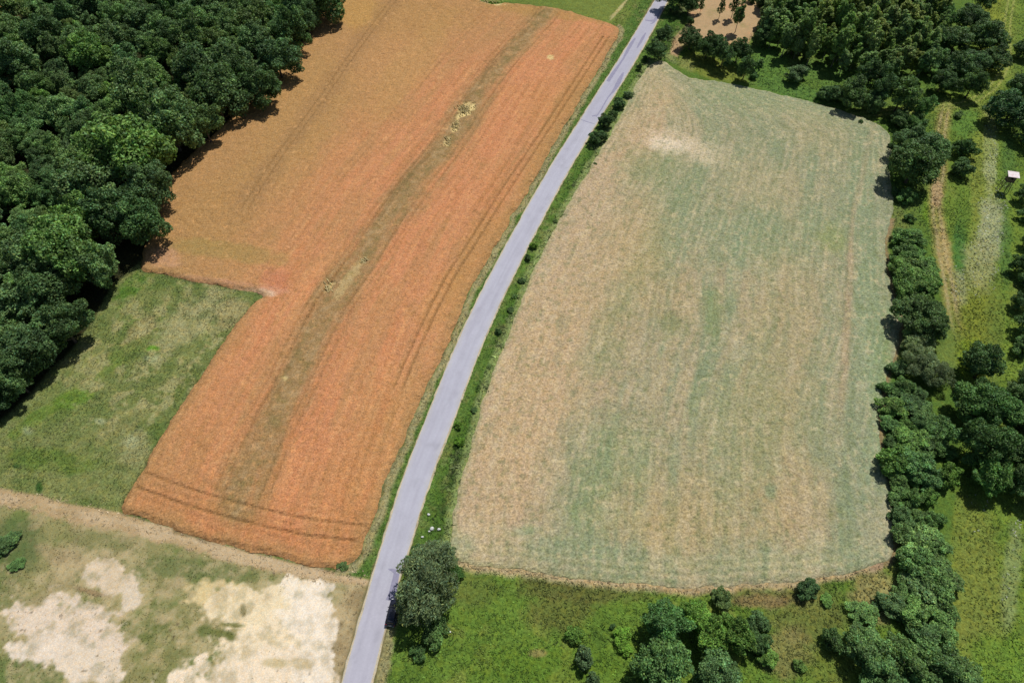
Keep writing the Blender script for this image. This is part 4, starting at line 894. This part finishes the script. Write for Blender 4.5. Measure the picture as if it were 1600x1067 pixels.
print('trees', len(TREES))

# ------------------------------------------------------------------ weeds, grass, flowers: stuff
def tufts(name, n, test, hgt, wid, blades, seed, colmul=(1, 1, 1), col=None, spread=0.25, var=.3, label=None):
    r = R_(seed); k0 = min(n*9, 900000); x = r.uniform(-190, 190, k0); y = r.uniform(12, 245, k0)
    px, py = PX(x, y); m = (px > -20) & (px < 1620) & (py > -15) & (py < 1085); x, y, px, py = x[m], y[m], px[m], py[m]
    m = test(x, y, px, py) > r.rand(len(x)); x, y = x[m][:n], y[m][:n]; k = len(x)
    C = land_colour(x, y) if col is None else np.tile(col, (k, 1))
    C = C*np.array(colmul)*np.clip(1+var*r.normal(size=(k, 1)), .4, 2.2)
    K = k*blades; X = np.repeat(x, blades); Y = np.repeat(y, blades); a = r.uniform(0, 6.28, K); sp = spread*r.rand(K)
    bx = X+np.cos(a)*sp*.4; by = Y+np.sin(a)*sp*.4; h = hgt*(.35+.65*r.rand(K)); ln = h*r.uniform(1.0, 2.4, K)
    tx = bx+np.cos(a)*ln; ty = by+np.sin(a)*ln; ww = wid*(.6+.8*r.rand(K))
    V = np.stack([np.stack([bx-np.sin(a)*ww/2, by+np.cos(a)*ww/2, np.full(K, -.04)], 1), np.stack([bx+np.sin(a)*ww/2, by-np.cos(a)*ww/2, np.full(K, -.04)], 1), np.stack([tx, ty, h], 1)], 1).reshape(-1, 3)
    Cc = np.repeat(np.repeat(C, blades, 0)*(np.clip(1+.15*r.normal(size=(K, 1)), .5, 1.6)), 3, 0)
    o = link(name, mesh_np(name, V, np.arange(3*K).reshape(-1, 3), M_BLADE, Cc)); tag(o, label, None, None, 'stuff')
    return o
def inpoly(P):
    def f(x, y, px, py): return inside(px, py, P).astype(float)
    return f
def road_free(x, y):
    q, _ = g_rc(x, y); return q
WG = wheat_g[::2]; OG = oats_g[::2]
def t_verge(x, y, px, py):
    q = road_free(x, y); a = np.abs(q); ok = (a > 2.9) & (a < 11) & (py < 905)
    r = np.zeros(len(x)); i = np.where(ok)[0]
    if len(i):
        xi, yi = x[i], y[i]; g = (g_w(xi, yi) < 0) & (g_o(xi, yi) < 0); r[i] = g*(.55+.45*fbm(xi, yi, 4, 3, 5))
    return r
def t_rvtall(x, y, px, py):
    q = road_free(x, y); ok = (q > 5.2) & (q < 10.5) & (py < 885); r = np.zeros(len(x)); i = np.where(ok)[0]
    if len(i): r[i] = (g_o(x[i], y[i]) < 0)*sstep(-.3, .3, fbm(x[i], y[i], 3, 3, 71))
    return r
GB = dict(colmul=(1.25, 1.25, 1.25))
tufts('verge_grass', 60000, t_verge, .18, .17, 3, 1, label='grass and weeds along both sides of the road', **GB)
tufts('tall_weeds', 14000, t_rvtall, .5, .24, 6, 2, label='tall ragged weeds between the road and the crop field', spread=.5, var=.45, colmul=(1.35, 1.3, 1.35))
tufts('meadow_grass', 60000, lambda x, y, px, py: inside(px, py, meadow_px)*(.6+.6*fbm(x, y, 5, 3, 15)), .15, .16, 3, 3, label='rough grass of the meadow beside the left wood', **GB)
tufts('rough_weeds', 50000, lambda x, y, px, py: (inside(px, py, rough_px) & (np.abs(road_free(x, y)) > 3.2) & (g_o(x, y) < 0))*(.6+.6*fbm(x, y, 4, 3, 16)), .24, .22, 4, 4, label='lush weeds on the rough ground at the bottom', **GB)
tufts('valley_grass', 60000, lambda x, y, px, py: (inside(px, py, valley_px) & (g_o(x, y) < 0))*(.5+.8*fbm(x, y, 5, 3, 17)), .2, .22, 3, 5, label='long grass in the valley on the right', **GB)
tufts('hollow_grass', 25000, lambda x, y, px, py: (inside(px, py, [(1000,80),(1050,60),(1160,70),(1200,20),(1300,100),(1400,170),(1470,120),(1480,300),(1440,480),(1400,480),(1390,210),(1290,165),(1040,97)]) & (g_o(x, y) < 0))*1.0, .22, .26, 3, 6, label='bright grass round the upper rim of the crop field', **GB)
tufts('dry_grass', 50000, lambda x, y, px, py: (inside(px, py, lot_px) & (np.abs(road_free(x, y)) > 3))*sstep(.42, .2, land_colour(x, y)[:, 0]), .08, .13, 3, 7, label='dry grass tufts on the sandy lot', colmul=(1.4, 1.35, 1.3))
def t_straw(x, y, px, py):
    h = [(-20,776),(60,785),(110,797),(190,815),(300,845),(400,875),(510,900),(560,903)]; d, _, _ = seg_dist(px, py, h, False); return (d < 15).astype(float)
tufts('straw_grass', 14000, t_straw, .18, .14, 4, 8, label='bleached tall grass below the orange field', col=alb(214, 192, 158), spread=.5)
def t_flow(x, y, px, py):
    kw = dict(X=x, Y=y)
    return np.maximum.reduce([blob(px, py, 1548, 240, 9, 70, 0, s=1, **kw)*.7, blob(px, py, 1550, 350, 20, 60, 5, s=2, **kw), blob(px, py, 1535, 410, 24, 45, 0, s=3, **kw)*.6, blob(px, py, 1497, 450, 16, 30, -10, s=4, **kw)*.6, blob(px, py, 1584, 870, 10, 70, 10, s=5, **kw)*.4, blob(px, py, 1530, 800, 20, 30, 0, s=6, **kw)*.2])
tufts('white_wildflowers', 12000, t_flow, .18, .2, 3, 9, label='drifts of white flowers in the valley grass', col=alb(226, 226, 206), spread=.4, var=.15)
def t_ditch(x, y, px, py):
    q = road_free(x, y); ok = (q < -3.5) & (q > -9) & (py < 895) & (py > -5); r = np.zeros(len(x)); i = np.where(ok)[0]
    if len(i):
        d = -g_w(x[i], y[i]); r[i] = (d < 1.3)*(d > 0)*sstep(-.1, .4, fbm(x[i], y[i], 3, 3, 66))
    return r
tufts('ditch_wildflowers', 5000, t_ditch, .22, .15, 3, 10, label='pale seed heads and flowers along the edge of the orange field', col=alb(196, 186, 150), spread=.4)
tufts('soil_clods', 9000, lambda x, y, px, py: (inside(px, py, lot_px) & (np.abs(road_free(x, y)) > 3))*sstep(.45, .6, land_colour(x, y)[:, 0])*sstep(-.1, .5, fbm(x, y, 5, 3, 88)), .06, .11, 3, 11, label='small clods and dry stalks on the bare sand', col=alb(186, 164, 128), spread=.3)
# fans of flattened straw
r = R_(21); V = []; Fc = []; Cc = []
for (cx, cy, rx, ry, n) in ((727,172,12,8,150),(712,198,9,9,60),(700,220,7,7,40),(765,4,20,3,70),(568,410,10,10,36),(515,452,9,9,26)):
    for k in range(n):
        p = G(cx+r.normal()*rx*.45, cy+r.normal()*ry*.45); a = 2.2+r.normal()*.35; L = r.uniform(.8, 1.7); w_ = r.uniform(.07, .16)
        z = r.uniform(.3, .62); dx, dy = math.cos(a)*L/2, math.sin(a)*L/2; b = len(V)
        V += [(p.x-dx, p.y-dy, z-.1), (p.x-math.sin(a)*w_, p.y+math.cos(a)*w_, z+.12), (p.x+dx, p.y+dy, z-.05), (p.x+math.sin(a)*w_, p.y-math.cos(a)*w_, z)]
        Fc.append((b, b+1, b+2, b+3)); c = alb(232, 212, 158)*r.uniform(.7, 1.15); Cc += [c]*4
tag(link('flattened_straw', mesh_np('flattened_straw', V, Fc, M_BLADE, np.array(Cc))), 'pale flattened straw lying in the orange wheat', None, None, 'stuff')

# ------------------------------------------------------------------ pale stones
def stone(px, py, s, label, seed):
    r = R_(seed); p = G(px, py); V = []; F = []; n1, n2 = 8, 5
    for i in range(1, n2):
        for j in range(n1):
            th = math.pi*i/n2; ph = 2*math.pi*j/n1; k = s*(1+.22*r.normal()*.6)
            V.append((k*math.sin(th)*math.cos(ph), k*math.sin(th)*math.sin(ph)*.8, k*math.cos(th)*.6+s*.3))
    V.append((0, 0, s*.9)); V.append((0, 0, -s*.2))
    for i in range(n2-2):
        for j in range(n1): F.append((i*n1+j, (i+1)*n1+j, (i+1)*n1+(j+1) % n1, i*n1+(j+1) % n1))
    me = bpy.data.meshes.new('stone'); a = len(V)-2
    F += [(a, j, (j+1) % n1) for j in range(n1)]+[(a+1, (n2-2)*n1+(j+1) % n1, (n2-2)*n1+j) for j in range(n1)]
    me.from_pydata(V, [], F); me.materials.append(M_STONE); me.update()
    o = link('stone', me); o.location = (p.x, p.y, .04); tag(o, label, 'stone')
stone(675, 826, .42, 'largest whitish stone lying on the verge above the willow', 1)
stone(670, 804, .28, 'smaller white stone on the verge, highest of the pale ones', 2)
stone(671, 830, .2, 'small pale stone touching the largest one', 3)
stone(686, 827, .3, 'elongated pale stone right of the largest one', 4)
stone(660, 839, .25, 'pale stone at the top of the dark scrub by the road', 5)
stone(703, 987, .2, 'small pale stone in the grass right of the willow', 6)

# ------------------------------------------------------------------ parked car
def paint(name, c, rough=.25, metal=0, spec=.5, coat=0):
    m, t, b = newmat(name, rough, spec); b.inputs['Base Color'].default_value = tuple(c)+(1,); b.inputs['Metallic'].default_value = metal; b.inputs['Coat Weight'].default_value = coat
    tc = t.nodes.new('ShaderNodeTexCoord'); f = noise(t, tc.outputs['Object'], 9, 3)
    t.links.new(rng_(t, f, .3, .7, rough*.8, rough*1.5+.03), b.inputs['Roughness']); return m
M_CAR = paint('dark blue black paint', (.008, .010, .022), .22, .3, .5, .6); M_GL = paint('tinted glass', (.006, .007, .009), .06); M_TY = paint('tyre rubber', (.02, .02, .02), .8)
M_RIM = paint('wheel alloy', (.45, .45, .46), .35, .9); M_RED = paint('tail lamp red', (.25, .008, .008), .2); M_WL = paint('lamp glass', (.6, .62, .65), .1); M_TRIM = paint('grey bumper trim', (.22, .23, .25), .5); M_PLATE = paint('number plate', (.7, .7, .68), .5)
def loft(sections, name, mat, parent, smooth=True):
    m = MB(); n = len(sections[0]); V = [p for s in sections for p in s]
    F = [(i*n+j, i*n+(j+1) % n, (i+1)*n+(j+1) % n, (i+1)*n+j) for i in range(len(sections)-1) for j in range(n)]
    F += [tuple(range(n-1, -1, -1)), tuple((len(sections)-1)*n+k for k in range(n))]
    m.add(V, F); me = m.mesh(name, mat, smooth); return link(name, me, parent)
def rsec(y, hw, z0, z1, rd=.3, n=5):
    """rounded cross-section at length y"""
    P = []
    for cx, cz, a0 in ((hw-rd*.5, z0+rd*.35, -90), (hw-rd, z1-rd*.6, 0), (-hw+rd, z1-rd*.6, 90), (-hw+rd*.5, z0+rd*.35, 180)):
        for k in range(n):
            a = math.radians(a0+90*k/(n-1)); low = cz < (z0+z1)/2; rx, rz = (rd*.5, rd*.35) if low else (rd, rd*.6)
            P.append((cx+rx*math.cos(a), y, cz+rz*math.sin(a)))
    return P
car = link('parked_car', None); tag(car, 'dark blue black parked car half under the willow at the road edge', 'car')
p0 = G(609.5, 978); p1 = G(619, 938); hd = math.atan2(p1.y-p0.y, p1.x-p0.x)-math.pi/2
cc = (Vector(p0)+Vector(p1))/2; car.location = (cc.x+.1, cc.y, .04); car.rotation_euler = (0, 0, hd)
loft([rsec(-2.15, .62, .38, .72, .18), rsec(-2.08, .80, .26, .90, .22), rsec(-1.75, .86, .20, .98, .2), rsec(-.6, .89, .18, .96, .18), rsec(.8, .89, .18, .94, .18), rsec(1.4, .87, .19, .88, .2), rsec(1.9, .80, .24, .78, .22), rsec(2.15, .62, .34, .66, .2)], 'body', M_CAR, car)
loft([rsec(-1.95, .60, .85, .98, .1), rsec(-1.55, .66, .85, 1.36, .2), rsec(-1.1, .67, .85, 1.44, .2), rsec(0, .68, .85, 1.46, .2), rsec(.45, .67, .85, 1.40, .2), rsec(1.15, .62, .83, .93, .08)], 'cabin', M_GL, car)
loft([rsec(-1.45, .58, 1.36, 1.415, .05), rsec(-1.1, .60, 1.41, 1.475, .06), rsec(0, .61, 1.43, 1.495, .06), rsec(.4, .59, 1.38, 1.44, .06)], 'roof', M_CAR, car)
for sx in (-1, 1):
    for sy in (-1.32, 1.3):
        m = MB(); m.tube([(sx*.72, sy, .32), (sx*.90, sy, .32)], [.32, .32], 20); wh = link('wheel', m.mesh('wheel', M_TY, False), car)
        m = MB(); m.tube([(sx*.86, sy, .32), (sx*.915, sy, .32)], [.2, .18], 16); link('rim', m.mesh('rim', M_RIM), wh)
    m = MB(); m.box((sx*.70, -2.09, .76), (.26, .12, .2)); link('tail_lamp', m.mesh('tail_lamp', M_RED), car)
    m = MB(); m.box((sx*.60, 2.06, .62), (.3, .14, .14)); link('headlight', m.mesh('headlight', M_WL), car)
    m = MB(); m.box((sx*.96, .62, .98), (.16, .12, .13)); m.box((sx*.88, .64, .95), (.12, .05, .04)); link('mirror', m.mesh('mirror', M_CAR), car)
    for yy in (-1.0, -.05):
        m = MB(); m.box((sx*.672, yy-.25, 1.12), (.05, .08, .5)); link('door_pillar', m.mesh('door_pillar', M_CAR), car)
        m = MB(); m.box((sx*.90, yy-.1, .82), (.03, .16, .03)); link('door_handle', m.mesh('door_handle', M_TRIM), car)
m = MB(); m.box((0, -2.2, .44), (1.3, .12, .13)); link('bumper', m.mesh('bumper', M_TRIM), car)
m = MB(); m.box((0, 2.17, .40), (1.3, .12, .14)); link('bumper', m.mesh('bumper', M_TRIM), car)
m = MB(); m.box((0, -2.19, .62), (.5, .03, .11)); link('number_plate', m.mesh('number_plate', M_PLATE), car)
m = MB(); m.box((0, -1.63, 1.42), (1.05, .2, .03)); link('spoiler', m.mesh('spoiler', M_CAR), car)

# ------------------------------------------------------------------ raised hide in the valley
hide = link('hunting_hide', None); tag(hide, 'small raised wooden hide with a whitish roof at the right edge of the valley', 'hide')
hp = G(1585, 272, 5.2); hide.location = (hp.x, hp.y, 0); hide.rotation_euler = (0, 0, math.radians(-14))
for sx in (-1, 1):
    for sy in (-1, 1):
        m = MB(); m.tube([(sx*1.15, sy*.95, -.2), (sx*.8, sy*.6, 3.1)], [.09, .08], 8); link('leg', m.mesh('leg', M_WOOD), hide)
m = MB()
for s in (-1, 1):
    m.tube([(-1.05, s*.86, .7), (.88, s*.68, 2.5)], [.045]*2, 5); m.tube([(s*1.05, -.86, .7), (s*.88, .68, 2.5)], [.045]*2, 5)
link('brace', m.mesh('brace', M_WOOD), hide)
m = MB(); m.box((0, 0, 3.12), (2.0, 1.6, .08)); link('floor', m.mesh('floor', M_WOOD), hide)
brd = MB(); brd.box((0, 0, 0), (.19, .03, 1.62)); bm_ = brd.mesh('board', M_WOOD)
for k in range(9):
    for s in (-1, 1):
        if s == -1 and 3 <= k <= 5:
            continue
        o = link('board', bm_, hide); o.location = (-.8+.2*k, s*.72, 3.98)
for k in range(7):
    for s in (-1, 1):
        o = link('board', bm_, hide); o.location = (s*.9, -.6+.2*k, 3.98); o.rotation_euler = (0, 0, math.pi/2)
m = MB(); m.box((0, -.72, 3.55), (.6, .03, .75)); link('window_panel', m.mesh('window_panel', M_WOOD), hide)
m = MB(); m.add([(-1.35, -1.0, 4.82), (1.35, -1.0, 4.82), (1.35, 1.05, 5.1), (-1.35, 1.05, 5.1), (-1.35, -1.0, 4.88), (1.35, -1.0, 4.88), (1.35, 1.05, 5.16), (-1.35, 1.05, 5.16)], [(3, 2, 1, 0), (4, 5, 6, 7), (0, 1, 5, 4), (1, 2, 6, 5), (2, 3, 7, 6), (3, 0, 4, 7)]); link('roof', m.mesh('roof', M_ROOF), hide)
m = MB()
for s in (-1, 1): m.tube([(s*.25, -1.9, -.1), (s*.25, -.85, 3.15)], [.04]*2, 6)
lad = link('ladder', m.mesh('ladder', M_WOOD), hide)
rg = MB(); rg.tube([(-.25, 0, 0), (.25, 0, 0)], [.028]*2, 6); rgm = rg.mesh('rung', M_WOOD)
for k in range(9):
    f = (k+.7)/9.5; o = link('rung', rgm, lad); o.location = (0, -1.9+1.05*f, -.1+3.25*f)
